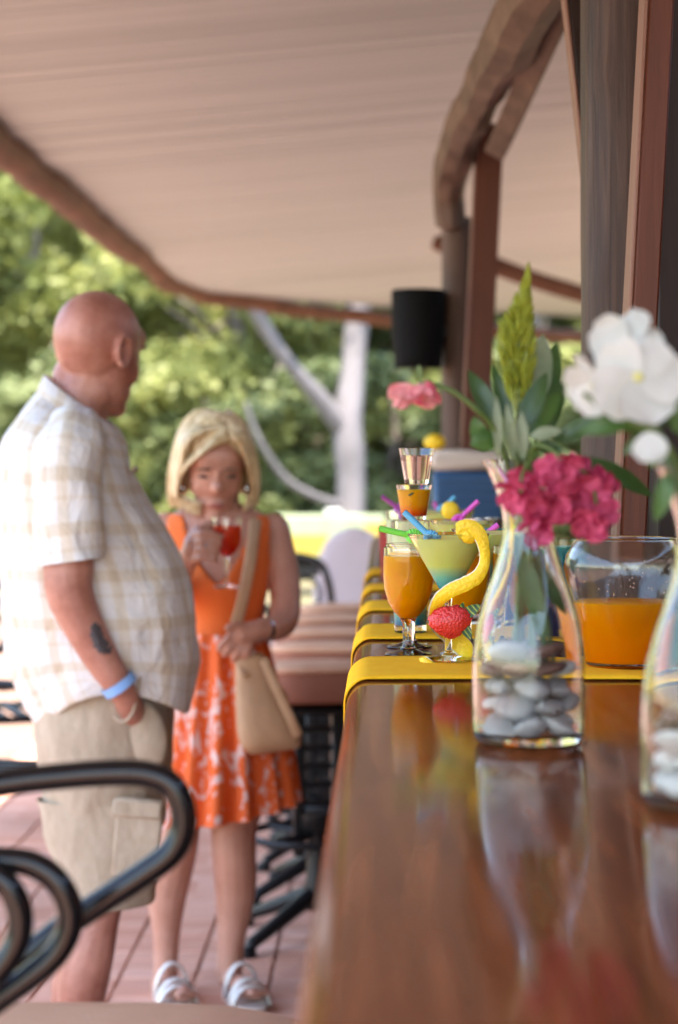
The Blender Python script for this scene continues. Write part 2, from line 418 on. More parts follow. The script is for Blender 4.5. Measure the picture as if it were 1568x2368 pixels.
# ---------------------------------------------------------------- ground, paving, hillside
g = M(); g.add([(-400, -100, -.05), (400, -100, -.05), (400, 900, -.05), (-400, 900, -.05)], [(0, 1, 2, 3)])
struct(g.build('ground', MT['earth']))
PX0, PX1, PY0, PY1 = -1.7, 5.1, -6.0, 18.4
struct(M().box((-5.804, 6.2, -.035), (8.2, 24.4, .06)).build('path', simple('dimmed_ground', (.22, .135, .105), .95, var=(.29, .19, .15), scale=5, bump=.4, bscale=40, spec=.1)))  # invented ground strip, darkened against sun glare and bounce onto the ceiling
fl = struct(M().box(((PX0 + PX1) / 2, (PY0 + PY1) / 2, -.03), (PX1 - PX0, PY1 - PY0, .036)).build('floor', MT['mortar']))
def brick_geo(cx, cy, dz=0.0, tx=0.0, ty=0.0):
    hx, hy, b, z1 = .0965, .0465, .004, .0
    vs = []
    for (ax, ay, az) in ((hx, hy, -.014), (hx, hy, z1 - b), (hx - b, hy - b, z1)):
        for sx, sy in ((-1, -1), (1, -1), (1, 1), (-1, 1)):
            vs.append((cx + sx * ax, cy + sy * ay, az + dz + sx * tx + sy * ty))
    fs = []
    for k in (0, 4):
        for i in range(4): fs.append((k + i, k + (i + 1) % 4, k + 4 + (i + 1) % 4, k + 4 + i))
    fs.append((8, 9, 10, 11)); return vs, fs
bm = M(); bm.add(*brick_geo(0, 0)); brick_me = bm.mesh('brick', 30); brick_me.materials.append(MT['brick_paver'])
rest = M(); nb = 0
for iy in range(int((PY1 - PY0) / .1)):
    for ix in range(int((PX1 - PX0) / .2)):
        cx, cy = PX0 + .1 + ix * .2, PY0 + .05 + iy * .1
        dz, tx, ty = random.uniform(-.0012, .0012), random.uniform(-.0008, .0008), random.uniform(-.0006, .0006)
        px = VX + F * cx / max(cy, .5); py = VY + F * CAMZ / max(cy, .5)
        near = (5.2 < cy < 9.6 and 0 < px < 780 and -1.3 < cx and nb < 300)
        if near:
            o = bpy.data.objects.new('brick', brick_me); C.objects.link(o); o.parent = fl
            o.location = (cx, cy, dz + .0); o.rotation_euler = (ty * 15, tx * 8, 0); nb += 1
        else: rest.add(*brick_geo(cx, cy, dz, tx, ty))
rest.build('brick_paving', MT['brick_paver'], fl, sharp=30, kind='stuff')
# hillside behind the trees
hm = M(); nx, ny = 60, 30; hv = []
for j in range(ny):
    for i in range(nx):
        x = -90 + 180 * i / (nx - 1); y = 44 + 110 * j / (ny - 1); t = j / (ny - 1)
        hv.append((x, y, -.2 + 38 * t ** .8 + 1.2 * mnoise.noise((x * .06, y * .06, 0)) * min(1, t * 8)))
hm.add(hv, [(j * nx + i, j * nx + i + 1, (j + 1) * nx + i + 1, (j + 1) * nx + i) for j in range(ny - 1) for i in range(nx - 1)])
struct(hm.build('hillside', MT['hill_green']))

# ---------------------------------------------------------------- pavilion roof with plank ceiling
EX, EZ, SL = -1.60, 2.70, .09
def ceil_z(x, y):
    z = EZ + SL * (x - EX)
    if y > 14.0: z -= (y - 14.0) * .062
    return z
roof = thing('pavilion_roof', 'wooden pavilion roof with pale plank ceiling above the bar', 'roof', (2.5, 9, 3.2))
FAR = [(-1.60, 15.2), (-1.34, 16.3), (0.0, 18.0), (2.2, 20.3), (2.7, 20.56)]
def far_y(x):
    for (x0, y0), (x1, y1) in zip(FAR, FAR[1:]):
        if x <= x1: return y0 + (y1 - y0) * (x - x0) / (x1 - x0)
    return FAR[-1][1]
def inv_far(y):           # left end of a plank at depth y
    if y <= FAR[0][1]: return EX
    for (x0, y0), (x1, y1) in zip(FAR, FAR[1:]):
        if y <= y1: return x0 + (x1 - x0) * (y - y0) / (y1 - y0)
    return 2.6
PW = .105; y = -1.35; k = 0
while y < 20.4:
    x0 = inv_far(y + PW); x1 = 2.7
    if x1 - x0 > .2:
        zm = random.uniform(-.0015, .0015); g2 = PW - (random.uniform(.008, .014) if random.random() < .8 else random.uniform(.022, .03))
        pm = M(); vs = []
        cuts = [x0, x1]
        for (yy) in (y, y + g2):
            for xx in cuts:
                vs.append((xx, yy, ceil_z(xx, yy) + zm)); vs.append((xx, yy, ceil_z(xx, yy) + .02 + zm))
        vs = [Vector(v) for v in vs]
        pm.add(vs, [(0, 4, 6, 2), (1, 3, 7, 5), (0, 2, 3, 1), (4, 5, 7, 6), (0, 1, 5, 4), (2, 6, 7, 3)])
        pm.build('plank', MT['ceiling_paint'], roof, world=True)
    y += PW; k += 1
rm = M(); dk = []
for yy in [-1.4, 3, 8, 14] + list(np.arange(14.5, 20.4, .5)):
    xa, xb = inv_far(yy) + .01, 2.69
    dk.append([(xa, yy, ceil_z(xa, yy) + .026), (xb, yy, ceil_z(xb, yy) + .026), (xb, yy, ceil_z(xb, yy) + .14), (xa, yy, ceil_z(xa, yy) + .14)])
rm.rings(dk, cap=(True, True)); rm.build('roof_deck', MT['timber_dark'], roof, world=True, sharp=30)
def log(name, pts, rad, mat, parent, wob=.012, n=14, world=True, sub=6, seed=0, rough=0.0, sharp=60):
    P = spline([tuple(p) + (r,) for p, r in zip(pts, rad)], sub); m = M(); pp = []; rr = []
    for q in P:
        v = Vector(q[:3]); v += Vector(mnoise.noise_vector(v * 1.7 + Vector((seed, 0, 0)))) * wob; pp.append(v)
        rr.append(q[3] * (1 + .14 * mnoise.noise(v * 3.1 + Vector((0, seed, 0)))))
    m.tube(pp, rr, n)
    if rough: m.v = [tuple(Vector(v) + Vector(mnoise.noise_vector(Vector((v[0] * 22, v[1] * 6, v[2] * 14)))) * rough) for v in m.v]
    return m.build(name, mat, parent, world=world, sharp=sharp)
log('eave_beam', [(EX, yy, EZ - .045) for yy in (-1.4, .5, 2, 5, 7, 9, 11, 13, 14.6)] + [(-1.57, 15.3, 2.63), (-1.34, 16.3, 2.57)], [.075] * 11, MT['eave_log'], roof, .035, sub=8, seed=3)
log('eave_beam', [(-1.36, 16.2, 2.56), (0, 18, 2.50), (2.2, 20.3, 2.45), (2.7, 20.56, 2.44)], [.062] * 4, MT['eave_log'], roof, .02, sub=8, seed=9)
log('rafter', [at(1010, 560, 12.4), at(1150, 618, 12.2), at(1350, 682, 12.0), at(1500, 730, 11.8)], [.05] * 4, MT['eave_log'], roof, .012, seed=5)
log('ring_beam', [at(1041, 520, 7.0), at(1035, 430, 6.95), at(1060, 330, 6.6), at(1110, 220, 6.0), at(1225, -5, 4.8), at(1340, -230, 4.0), at(1400, -330, 3.5)],
    [.052, .056, .06, .064, .07, .075, .075], MT['beam_wood'], roof, .012, n=8, seed=2, sub=16, rough=.007, sharp=32)
# rough board running under the ring beam

struct(M().box((2.85, 2.5, 1.45), (.12, 15, 2.9)).build('wall', MT['bar_wood']))  # unseen dark wall, added to keep out light from the right

# ---------------------------------------------------------------- poles and braces
def pole(name, x, y, z0, z1, r, mat, label, seed, cracks=True):
    t = thing(name, label, 'post', (x, y, 0)); m = M(); vs = []; nz, na = 90, 40; rings = []
    for i in range(nz + 1):
        z = lerp(z0, z1, i / nz); ring = []
        for k in range(na):
            a = 2 * math.pi * k / na
            d = Vector((math.cos(a), math.sin(a), 0))
            rr = r * (1 + .035 * mnoise.noise(Vector((d.x * 1.2, d.y * 1.2, z * 1.3 + seed))) + .012 * mnoise.noise(Vector((d.x * 4, d.y * 4, z * 5 + seed))))
            for (kz, ka, kr) in KNOTS.get(name, []):
                da = (a - ka + math.pi) % (2 * math.pi) - math.pi
                q = (da * r / .018) ** 2 + ((z - kz) / .03) ** 2
                rr += kr * math.exp(-q)
            ring.append((x + d.x * rr, y + d.y * rr, z))
        rings.append(ring)
    m.rings(rings, cap=(True, True)); m.build('trunk', mat, t, world=True, sharp=60)
    return t
KNOTS = {'log_post': [(1.98, R(225), .006), (1.42, R(222), -.004), (1.5, R(212), .005), (1.66, R(220), .004)]}
p1 = pole('log_post', .415, 3.48, 0, 2.86, .1, MT['pole_wood'], 'thick dark log post standing beside the glass punch bowl', 1.3)
pole('slim_log_post', (1055 - VX) / F * 7.05, 7.05, 0, 2.15, .048, MT['far_pole_wood'], 'slim weathered log post behind the blue cooler holding the curved beam', 5.1)
def batten():
    a, b = at(1150, 345, 6.3), at(1330, -60, 4.7); timber('batten', a, b, .06, .05, None, ('beam_wood', 'beam_wood'), roof, edge=False)
def timber(name, a, b, wx, wy, label=None, mats=('timber_red', 'timber_lit_edge'), parent=None, edge=True):
    """squared timber from a to b; its narrow left side carries a strip whose paler colour holds the light from the left"""
    a, b = Vector(a), Vector(b); d = (b - a); L = d.length; mid = (a + b) / 2
    rot = d.to_track_quat('Z', 'Y').to_matrix()
    t = thing(name, label, 'post', tuple(a)) if parent is None else parent
    yq = Matrix(((1, 0, 0), (0, 1, 0), (0, 0, 1)))
    zx = Vector((0, 1, 0)); zz = d.normalized(); xx = zx.cross(zz).normalized(); zx = zz.cross(xx)
    rot = Matrix((xx, zx, zz)).transposed()
    M().box(mid, (wx, wy, L), rot, .003).build('beam', MT[mats[0]], t, world=True)
    if edge: M().box(mid - xx * (wx / 2 + .003), (.006, wy * .96, L * .998), rot, .002).build('lit_edge_strip', MT[mats[1]], t, world=True)
    return t
batten()
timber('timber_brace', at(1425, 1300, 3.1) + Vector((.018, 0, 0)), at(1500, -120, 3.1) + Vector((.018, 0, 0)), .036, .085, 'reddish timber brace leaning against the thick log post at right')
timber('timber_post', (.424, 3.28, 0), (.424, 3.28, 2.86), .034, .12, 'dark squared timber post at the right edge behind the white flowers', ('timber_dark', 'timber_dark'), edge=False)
timber('knee_brace', at(1390, 520, 3.75), at(1320, -120, 3.75), .036, .07, 'brown knee brace rising behind the thick log post to the roof', ('timber_dark', 'timber_lit_edge'))
timber('timber_prop', at(1091, 1200, 6.7), at(1135, 290, 6.7), .078, .09, 'reddish squared timber prop beside the slim log post', ('timber_red', 'timber_lit_edge'))

# ---------------------------------------------------------------- the bar
CT = 1.10
bar = thing('bar_counter', 'long polished dark wood bar counter with rounded edge', 'bar counter', (.25, 3.5, 0))
XL, XR, Y0, Y1 = -.047, .62, -.6, 7.4
cr = .028
prof = []
for i in range(9):
    a = R(180 - 90 * i / 8); prof.append((XL + cr + cr * math.cos(a), CT - cr + cr * math.sin(a)))
prof += [(XR, CT), (XR, CT - .075), (XL + .012, CT - .075)]
def edge_profile(off=0.0, down=.07):
    out = [(XL - off, CT - cr - down), (XL - off, CT - cr - down * .5)]
    for i in range(13):
        a = R(180 - 90 * i / 12); out.append((XL + cr + (cr + off) * math.cos(a), CT - cr + (cr + off) * math.sin(a)))
    return out
ys = np.linspace(Y0, Y1, 60)
cm = M(); n = len(prof)
cm.rings([[(px + .0015 * mnoise.noise((yy * 1.5, 3, 0)), yy, pz) for px, pz in prof] for yy in ys], cap=(False, False))
o0 = len(cm.v); cm.add([(px, Y0, pz) for px, pz in prof], [tuple(range(n))]); cm.add([(px, Y1, pz) for px, pz in prof], [tuple(range(n))[::-1]])
cm.build('counter_top', MT['counter_wood'], bar, world=True, sharp=30)
for i in range(34):
    yy = Y0 + .1 + i * .23
    M().box((.19, yy + .11, .51), (.03, .222, 1.02), None, .004).build('panel', MT['bar_wood'], bar, world=True)
M().box((.41, 3.4, .5), (.38, 7.6, 1.0)).build('cabinet', MT['bar_wood'], bar, world=True)

def runner(y0, y1, label, hang, seed):
    m = M(); nx, ny = 50, 14
    prof2 = edge_profile(.004, hang)
    path = prof2 + [(lerp(XL + cr, .60, t), CT + .004) for t in np.linspace(.04, 1, 30)]
    grid = []
    for (px, pz) in path:
        row = []
        for j in range(ny + 1):
            t = j / ny; yy = lerp(y0, y1, t)
            h = .0022 * mnoise.noise((px * 9, yy * 7, seed)) + .0016
            if j in (0,) : h = .0006
            yy += .004 * mnoise.noise((px * 5, seed * 3, t))
            out = .004 * mnoise.noise((pz * 14, yy * 9, seed + 5)) if pz < CT - cr else 0
            row.append((px - abs(out), yy, pz + (h if pz > CT - .002 else 0)))
        grid.append(row)
    m.rings(grid, closed=False)
    o = m.build('table_runner', MT['yellow_cloth'], None, sharp=None); 
    sm = o.modifiers.new('thickness', 'SOLIDIFY'); sm.thickness = .0022; sm.offset = 1
    return tag(o, label, 'table runner', 'yellow runners across the bar')
runner(2.67, 2.95, 'yellow cloth runner nearest the camera, under the martini glass', .16, 1)
runner(3.25, 3.50, 'second yellow cloth runner on the bar, under the tall teal glass', .15, 2)
runner(3.84, 4.07, 'third yellow cloth runner from the front on the bar', .14, 3)
runner(4.42, 4.63, 'fourth yellow cloth runner from the front on the bar', .14, 4)
runner(5.00, 5.23, 'farthest yellow cloth runner draped over the bar edge', .14, 5)

# ---------------------------------------------------------------- glassware and drinks
CZ = CT + .0062
def offset_profile(outer, wall):
    """closed glass shell: outer profile from foot up to the rim, inner profile back down (inner starts at the first bowl point)"""
    return outer
def glass_shell(m, outer, inner, n=48):
    m.lathe(outer + [(lerp(outer[-1][0], inner[0][0], .5), outer[-1][1] + .0006)] + inner, n)
def goblet_mesh():
    outer = [(0, 0), (.031, 0), (.0332, .0012), (.0325, .0026), (.022, .0042), (.012, .0075), (.0085, .013), (.0078, .022), (.0078, .036), (.0088, .045), (.0125, .0525), (.020, .060), (.0285, .074), (.0335, .092), (.0352, .112), (.0350, .132), (.0343, .150)]
    inner = [(.0331, .150), (.0338, .132), (.0340, .112), (.0323, .092), (.0273, .0752), (.0188, .0620), (.010, .0555), (0, .0535)]
    a = M(); glass_shell(a, outer, inner)
    # faceted stem ribs
    b = M(); b.lathe([(0, .0532), (.0104, .0552), (.0192, .0617), (.0277, .0748), (.0327, .0918), (.0344, .112), (.0342, .132), (.0341, .1385), (0, .1385)], 48)
    return a.mesh('glass', 28), b.mesh('drink', 28)
def martini_mesh():
    outer = [(0, 0), (.036, 0), (.0385, .0012), (.037, .0026), (.022, .0045), (.009, .0075), (.0052, .013), (.0043, .03), (.0043, .075), (.0052, .086), (.0085, .0925), (.0135, .0965), (.0550, .1682)]
    inner = [(.0538, .1684), (.0122, .0985), (.007, .0955), (0, .0945)]
    a = M(); glass_shell(a, outer, inner, 56)
    b = M(); b.lathe([(0, .0943), (.0074, .0953), (.0126, .0980), (.0508, .1620), (0, .1620)], 56)
    return a.mesh('glass', 28), b.mesh('drink', 28)
def tumbler_mesh(h, r0, r1, fill, base=.006, n=40, gap=False):
    w2 = .0014
    outer = [(0, 0), (r0 * .92, 0), (r0, .0015), (r1, h)]
    inner = [(r1 - w2, h), (r0 - w2, base), (0, base - .0008)]
    a = M(); glass_shell(a, outer, inner, n)
    rf = lerp(r0, r1, (fill - .0015) / (h - .0015))
    k_ = 1.12 if gap else .6; db = .0002 if gap else -.0012
    b = M(); b.lathe([(0, base + db), (r0 - w2 * k_, base + db + (.0001 if gap else .0008)), (rf - w2 * k_, fill), (0, fill)], n)
    return a.mesh('glass', 28), b.mesh('drink', 28)
GOB, MAR = goblet_mesh(), martini_mesh()
TALL = tumbler_mesh(.171, .0245, .0300, .155, .012)
SHOT = tumbler_mesh(.0545, .0185, .0278, .047, .008)
SHOT2 = tumbler_mesh(.0555, .0185, .0275, .045, .008, gap=True)
MEDT = tumbler_mesh(.15, .027, .031, .14, .008)
def drink(kind, loc, mat, name, label, group=None, gl='clear_glass', cat='glass'):
    t = thing(name, label, cat, loc, group)
    g_ = put('glass', kind[0], None, t); d_ = put('drink', kind[1], None, t)
    for o_, mt in ((g_, gl), (d_, mat)):
        if len(o_.data.materials) == 0: o_.data.materials.append(MT[mt])
        o_.material_slots[0].link = 'OBJECT'; o_.material_slots[0].material = MT[mt]
    return t
def px_loc(x, Y, z=CZ): return ((x - VX) / F * Y, Y, z)
MY = 2.875
mart = drink(MAR, px_loc(1037, MY), 'lime_teal', 'martini_glass', 'martini glass of lime and teal cocktail with a long lemon peel curl', 'martini glasses on the bar')
drink(MAR, px_loc(1128, 3.22, CT), 'lime_teal', 'martini_glass', 'martini glass half hidden behind the pink flower carafe with a pink straw', 'martini glasses on the bar')
drink(MAR, px_loc(1068, 3.68, CT), 'lime_teal', 'martini_glass', 'martini glass directly behind the front martini, with a purple straw', 'martini glasses on the bar')
drink(MAR, px_loc(1035, 4.30, CT), 'lime_teal', 'martini_glass', 'farthest martini glass, with lemon slice and pink straw ball', 'martini glasses on the bar')
drink(GOB, px_loc(944, 3.02, CT), 'orange_juice', 'goblet', 'front goblet of orange juice left of the martini glass', 'goblets of orange juice')
drink(GOB, px_loc(947, 3.135, CT), 'orange_juice', 'goblet', 'goblet of orange juice directly behind the front left one', 'goblets of orange juice')
drink(GOB, px_loc(1070, 3.03, CT), 'orange_juice', 'goblet', 'goblet of orange juice right behind the martini glass', 'goblets of orange juice')
drink(GOB, px_loc(1078, 3.15, CT), 'orange_juice', 'goblet', 'rear goblet of orange juice behind the martini glass', 'goblets of orange juice')
drink(GOB, px_loc(1197, 3.06, CT), 'orange_juice', 'goblet', 'goblet of orange juice behind the neck of the pink flower carafe', 'goblets of orange juice')
TY = 3.33
tl = px_loc(949, TY)
drink(TALL, tl, 'tall_teal', 'tall_glass', 'tall glass of pale lime drink with teal bottom carrying two shot glasses')
drink(SHOT, px_loc(957, TY, CZ + .1722), 'shot_orange', 'shot_glass', 'lower shot glass of orange drink with red bottom, balanced on the tall glass')
leafbit = tag(M().ell(px_loc(952, TY - .024, CZ + .1722 + .041), (.006, .001, .0018), Matrix.Rotation(-.5, 3, 'Y')).build('mint_leaf', MT['leaf_dark']), 'tiny dark green mint leaf in the orange shot glass', 'leaf')
drink(SHOT2, px_loc(963, TY, CZ + .1722 + .0552), 'pink_water', 'shot_glass', 'topmost shot glass of clear pink drink on the stack')
drink(MEDT, px_loc(1150, 3.62, CT), 'navy_drink', 'tumbler', 'tumbler of dark blue drink behind the martini glasses')
drink(MEDT, px_loc(1300, 3.30, CT), 'navy_drink', 'tumbler', 'tumbler of dark blue drink beside the thick log post')
drink(TALL, px_loc(930, 3.95), 'tall_teal', 'tall_glass', 'tall teal cocktail glass standing behind the shot glass stack', None)
drink(MEDT, px_loc(985, 4.9, CT), 'tall_teal', 'tumbler', 'pale lime tumbler far along the bar before the cooler')
cupm = M(); cupm.lathe([(0, 0), (.032, 0), (.034, .004), (.041, .12), (.043, .122), (.040, .122), (.033, .006), (0, .005)], 32)
cup = cupm.build('red_cup', simple('red_plastic', (.32, .03, .025), .5)); cup.location = px_loc(918, 4.75, CT)
tag(cup, 'red plastic cup at the far left edge of the bar', 'cup')
bm2 = M(); bm2.lathe([(0, 0), (.03, 0), (.055, .02), (.066, .06), (.06, .10), (.035, .125), (.034, .15), (.03, .15), (.03, .125), (0, .12)], 40)
sh = bm2.build('steel_jug', MT['steel']); sh.location = px_loc(1128, 4.4, CT); tag(sh, 'shiny steel jug behind the martini glasses', 'jug')

# straws: a bent drinking straw whose corrugated neck is curled into a ball
def straw(a, b, mat, label, r=.0042, ball=.013, tail=None):
    a, b = Vector(a), Vector(b); t = thing('straw', label, 'straw', tuple(b), 'bent straws in the cocktails')
    m = M(); m.tube([lerp(a, b, i / 8) for i in range(9)], r, 12, cap=False); m.build('tube', MT[mat], t, world=True)
    c = M(); pts = []; rad = []
    d = (b - a).normalized(); u = d.cross(Vector((0, 1, 0))).normalized(); wv = Vector((0, -1, 0))
    cen = b + d * ball * .55
    for i in range(97):
        f = i / 96; an = f * 2 * math.pi * 1.0 + .3
        pts.append(cen + (d * math.cos(an) * .55 + (u * .8 + wv * .35) * math.sin(an) * .5) * ball)
        rad.append(r * (1.18 + .22 * math.sin(f * 2 * math.pi * 16)))
    c.tube(pts, rad, 12); c.build('bent_neck', MT[mat], t, world=True, sharp=None)
    if tail is not None:
        q = M(); q.tube([cen, lerp(cen, Vector(tail), .5), Vector(tail)], r, 12, cap=False); q.build('lower_tube', MT[mat], t, world=True)
    return t
mx0 = px_loc(1037, MY)[0]
straw(at(934, 1183, MY - .035), at(990, 1236, MY - .035), 'straw_blue', 'light blue straw leaning left in the front martini glass', tail=(mx0 - .006, MY, CZ + .115))
straw(at(878, 1222, MY + .02), at(946, 1237, MY + .03), 'straw_green', 'lime green straw poking out left of the front martini glass', tail=(mx0 + .002, MY + .004, CZ + .115))
straw(at(1152, 1213, 3.2), at(1122, 1236, 3.2), 'straw_pink', 'pink straw in the martini glass behind the carafe neck', tail=(px_loc(1128, 3.22)[0], 3.22, CT + .12))
straw(at(1106, 1158, 3.66), at(1066, 1196, 3.66), 'straw_pink', 'bright pink straw pointing up right behind the lemon peel', tail=(px_loc(1068, 3.68)[0], 3.68, CT + .12))
straw(at(1052, 1148, 4.28), at(1028, 1172, 4.28), 'straw_blue', 'blurred blue straw in front of the blue cooler', tail=(px_loc(1035, 4.3)[0], 4.3, CT + .12))
straw(at(884, 1148, 3.93), at(918, 1172, 3.95), 'straw_purple', 'purple straw sticking out left behind the shot glass stack', tail=(px_loc(930, 3.95)[0], 3.95, CT + .13))
straw(at(1003, 1160, 4.88), at(1012, 1178, 4.88), 'straw_pink', 'short pink straw far along the bar before the cooler', tail=(px_loc(985, 4.9)[0], 4.9, CT + .12))
def lemon_slice(c, r, rot, label):
    o = M().ell((0, 0, 0), (r, r * .45, r), rot, 24, 14).build('lemon_wedge', MT['lemon_peel']); o.location = c
    return tag(o, label, 'lemon')
lemon_slice(at(1041, 1180, 4.25), .018, Matrix.Rotation(.5, 3, 'Y'), 'lemon wedge on the farthest martini glass')

# lemon peel spiral on the front martini glass
sp = MY / F
peel = thing('lemon_peel', 'long curled strip of lemon peel hanging down the front martini glass', 'lemon peel', (mx0, MY, CZ))
PL = [ # x, y, depth, half width vector in picture px (x, y), depth of width vector, bulge
    (1057, 1236, -.046, -10, -18, .004), (1066, 1220, -.050, -8, -19, 0), (1088, 1217, -.052, 5, -19, 0), (1108, 1232, -.052, 16, -11, 0),
    (1119, 1262, -.050, 16, -1, 0), (1121, 1300, -.046, 14, 5, 0), (1106, 1332, -.044, 12, 14, 0), (1076, 1351, -.042, 6, 19, 0),
    (1040, 1367, -.038, 8, 18, .0), (1014, 1390, -.030, 12, 13, .004), (1001, 1418, -.018, 10, 4, .010), (1006, 1446, .004, 8, -4, .012), (1030, 1466, .022, 7, -12, .008),
    (1062, 1486, .028, 10, -19, .004), (1080, 1508, .016, 13, -12, -.004), (1074, 1528, -.012, 8, 4, -.008), (1042, 1541, -.034, 2, 8, -.006), (1008, 1541, -.036, -1, 8, -.004), (984, 1530, -.026, -4, 9, 0), (972, 1522, -.014, -4, 8, .002)]
Q = spline(PL, 8); pk = M(); grid = []; prev = None
for i, q in enumerate(Q):
    Yd = MY + q[2]; c = at(q[0], q[1], Yd)
    hw = Vector((q[3] * Yd / F, q[5], -q[4] * Yd / F)) * (.80 if i < 100 else 1.0)
    t_ = (at(Q[min(i + 1, len(Q) - 1)][0], Q[min(i + 1, len(Q) - 1)][1], MY + Q[min(i + 1, len(Q) - 1)][2]) - at(Q[max(i - 1, 0)][0], Q[max(i - 1, 0)][1], MY + Q[max(i - 1, 0)][2])).normalized()
    nrm = t_.cross(hw).normalized()
    if i < 76:
        if nrm.y > 0: nrm = -nrm
    elif nrm.dot(prev) < 0: nrm = -nrm
    prev = nrm
    taper = min(1, (i + 1) / 6, (len(Q) - i) / 5)
    row = []
    for j in range(9):
        s_ = (j / 4 - 1); wv_ = taper * (1 + .10 * mnoise.noise((i * .35, s_ * 2, 0)))
        row.append((c + hw * s_ * wv_ + nrm * (.0026 * (1 - s_ * s_)) + nrm * .0006 * mnoise.noise((i * .5, j * .6, 4)), nrm))
    grid.append(row)
# orient so that the yellow side bulges away from the pith side
pk.rings([[p for p, n_ in row] for row in grid], closed=False); pk.build('zest', MT['lemon_peel'], peel, world=True, sharp=None)
pi = M(); pi.rings([[p - n_ * .0016 + ((row[0][0] - row[4][0]) * .16 if j == 0 else Vector()) for j, (p, n_) in enumerate(row)] for row in grid], closed=False); pi.build('pith', MT['lemon_pith'], peel, world=True, sharp=None)
ce = M(); ce.ell(at(1083, 1234, MY - .043), (.0165, .010, .0125), Matrix.Rotation(.3, 3, 'Y'), 28, 18, lambda p: p * (1 + .07 * mnoise.noise(p * 2.2))); ce.build('curled_end', MT['lemon_peel'], peel, world=True, sharp=None)

# plastic berry marker with leaf, hung on the stem of the front martini glass
berry = thing('berry_charm', 'red plastic berry charm with green leaf on the martini glass stem', 'charm', tuple(at(1040, 1434, MY - .02)))
def berryfn(p):
    q = Vector((p.x, p.y, p.z))
    w_ = 1.0 - .42 * max(0, -q.z) ** 1.4 + .06 * max(0, q.z)
    q.x *= w_; q.y *= w_
    if q.z > .3: q.z -= .35 * max(0, 1 - (abs(p.x) + abs(p.y)) * 1.6) * q.z
    d_ = mnoise.voronoi(p * 5.2)[0][0]
    return q * (1 + .20 * max(0, .5 - d_))
M().ell(at(1042, 1436, MY - .022), (.0285, .017, .0225), Matrix.Rotation(-.12, 3, 'Y'), 72, 48, berryfn).build('fruit', MT['berry_red'], berry, world=True, sharp=None)
def blade(m, base, tip, width, normal, bend=0.0, n=10, fold=.15, wav=0.0, shape=1.0, seed=0):
    """leaf blade: lens outline, slightly folded along the midrib"""
    base, tip, normal = Vector(base), Vector(tip), Vector(normal).normalized()
    d = tip - base; L = d.length; d.normalize(); s_ = d.cross(normal).normalized(); nn = s_.cross(d)
    rows = []
    for i in range(n + 1):
        t = i / n; wd = width * .5 * (math.sin(math.pi * min(1, max(0, t ** shape))) ** .75 + (.06 if t < .5 else 0)) if 0 < t < 1 else width * .02
        c = base + d * L * t + nn * (bend * L * math.sin(math.pi * t)) 
        r = []
        for j in range(5):
            u = j / 2 - 1
            r.append(c + s_ * wd * u + nn * (fold * wd * abs(u) + wav * math.sin(t * 9 + u * 2 + seed)))
        rows.append(r)
    m.rings(rows, closed=False)
for (b_, tp, wd) in (((1064, 1428), (1112, 1398), 26), ((1070, 1440), (1088, 1478), 22), ((1062, 1420), (1072, 1392), 14)):
    lm = M(); blade(lm, at(*b_, MY - .024), at(*tp, MY - .03), wd * sp, (0, -1, .2), .05); lm.build('leaf', MT['berry_leaf'], berry, world=True, sharp=None)
lm = M(); lm.box(at(1050, 1424, MY - .006), (.02, .004, .008), None, .001); lm.build('clip', MT['berry_leaf'], berry, world=True)

# glass punch bowl of orange juice
BY = 2.80
bowl = thing('punch_bowl', 'round glass punch bowl half full of orange juice', 'bowl', px_loc(1447, BY))
outer = [(0, 0), (.048, 0), (.052, .003), (.0565, .03), (.0665, .075), (.0760, .108), (.0805, .128), (.0775, .144), (.0690, .157), (.0645, .1622), (.0655, .1655)]
inner = [(.0628, .1650), (.0622, .1622), (.0668, .156), (.0752, .1435), (.0782, .128), (.0738, .109), (.0643, .076), (.0543, .031), (.050, .007), (0, .006)]
bmsh = M(); glass_shell(bmsh, outer, inner, 72); bmsh.build('glass', MT['wet_glass'], bowl, sharp=28)
jm = M(); jm.lathe([(0, .0055), (.0505, .0066), (.0548, .031), (.0648, .076), (.0668, .0835), (.0660, .0838), (0, .0838)], 72); jm.build('juice', MT['bowl_juice'], bowl, sharp=28)
dm = M()
for i in range(90):
    a = random.uniform(math.pi * 1.02, math.pi * 1.98); z = random.uniform(.088, .15); 
    rr = np.interp(z, [.076, .109, .128, .1435, .156], [.0643, .0738, .0782, .0752, .0668]) - .0003; q = random.uniform(.0004, .0011)
    dm.ell((rr * math.cos(a), rr * math.sin(a), z), (q, q * .5, q * 1.3), None, 8, 6)
dm.build('droplets', MT['clear_glass'], bowl, sharp=None, kind='stuff')

# cooler box far along the bar
CY = 6.75
cl = thing('cooler_box', 'blue ribbed cooler box with beige lid at the far end of the bar', 'cooler', tuple(Vector(px_loc(1080, CY, CT))))
cx = (1080 - VX) / F * CY
M().box((cx, CY, CT + .115), (.215, .26, .228), None, .012).build('body', MT['cooler_blue'], cl, world=True)
for i in range(7):
    M().box((cx, CY - .131, CT + .03 + i * .028), (.19, .008, .014), None, .003).build('rib', MT['cooler_blue'], cl, world=True)
M().box((cx, CY, CT + .262), (.232, .28, .062), None, .016).build('lid', MT['cooler_beige'], cl, world=True)
lm = M(); lm.ell((0, 0, 0), (.032, .027, .026), None, 24, 16, lambda p: p * (1 + .1 * abs(p.x) ** 6)); o = lm.build('lemon', MT['lemon_peel']); o.location = (at(1006, 1040, CY).x, CY, CT + .2935 + .024); tag(o, 'whole yellow lemon lying on the cooler lid', 'lemon')

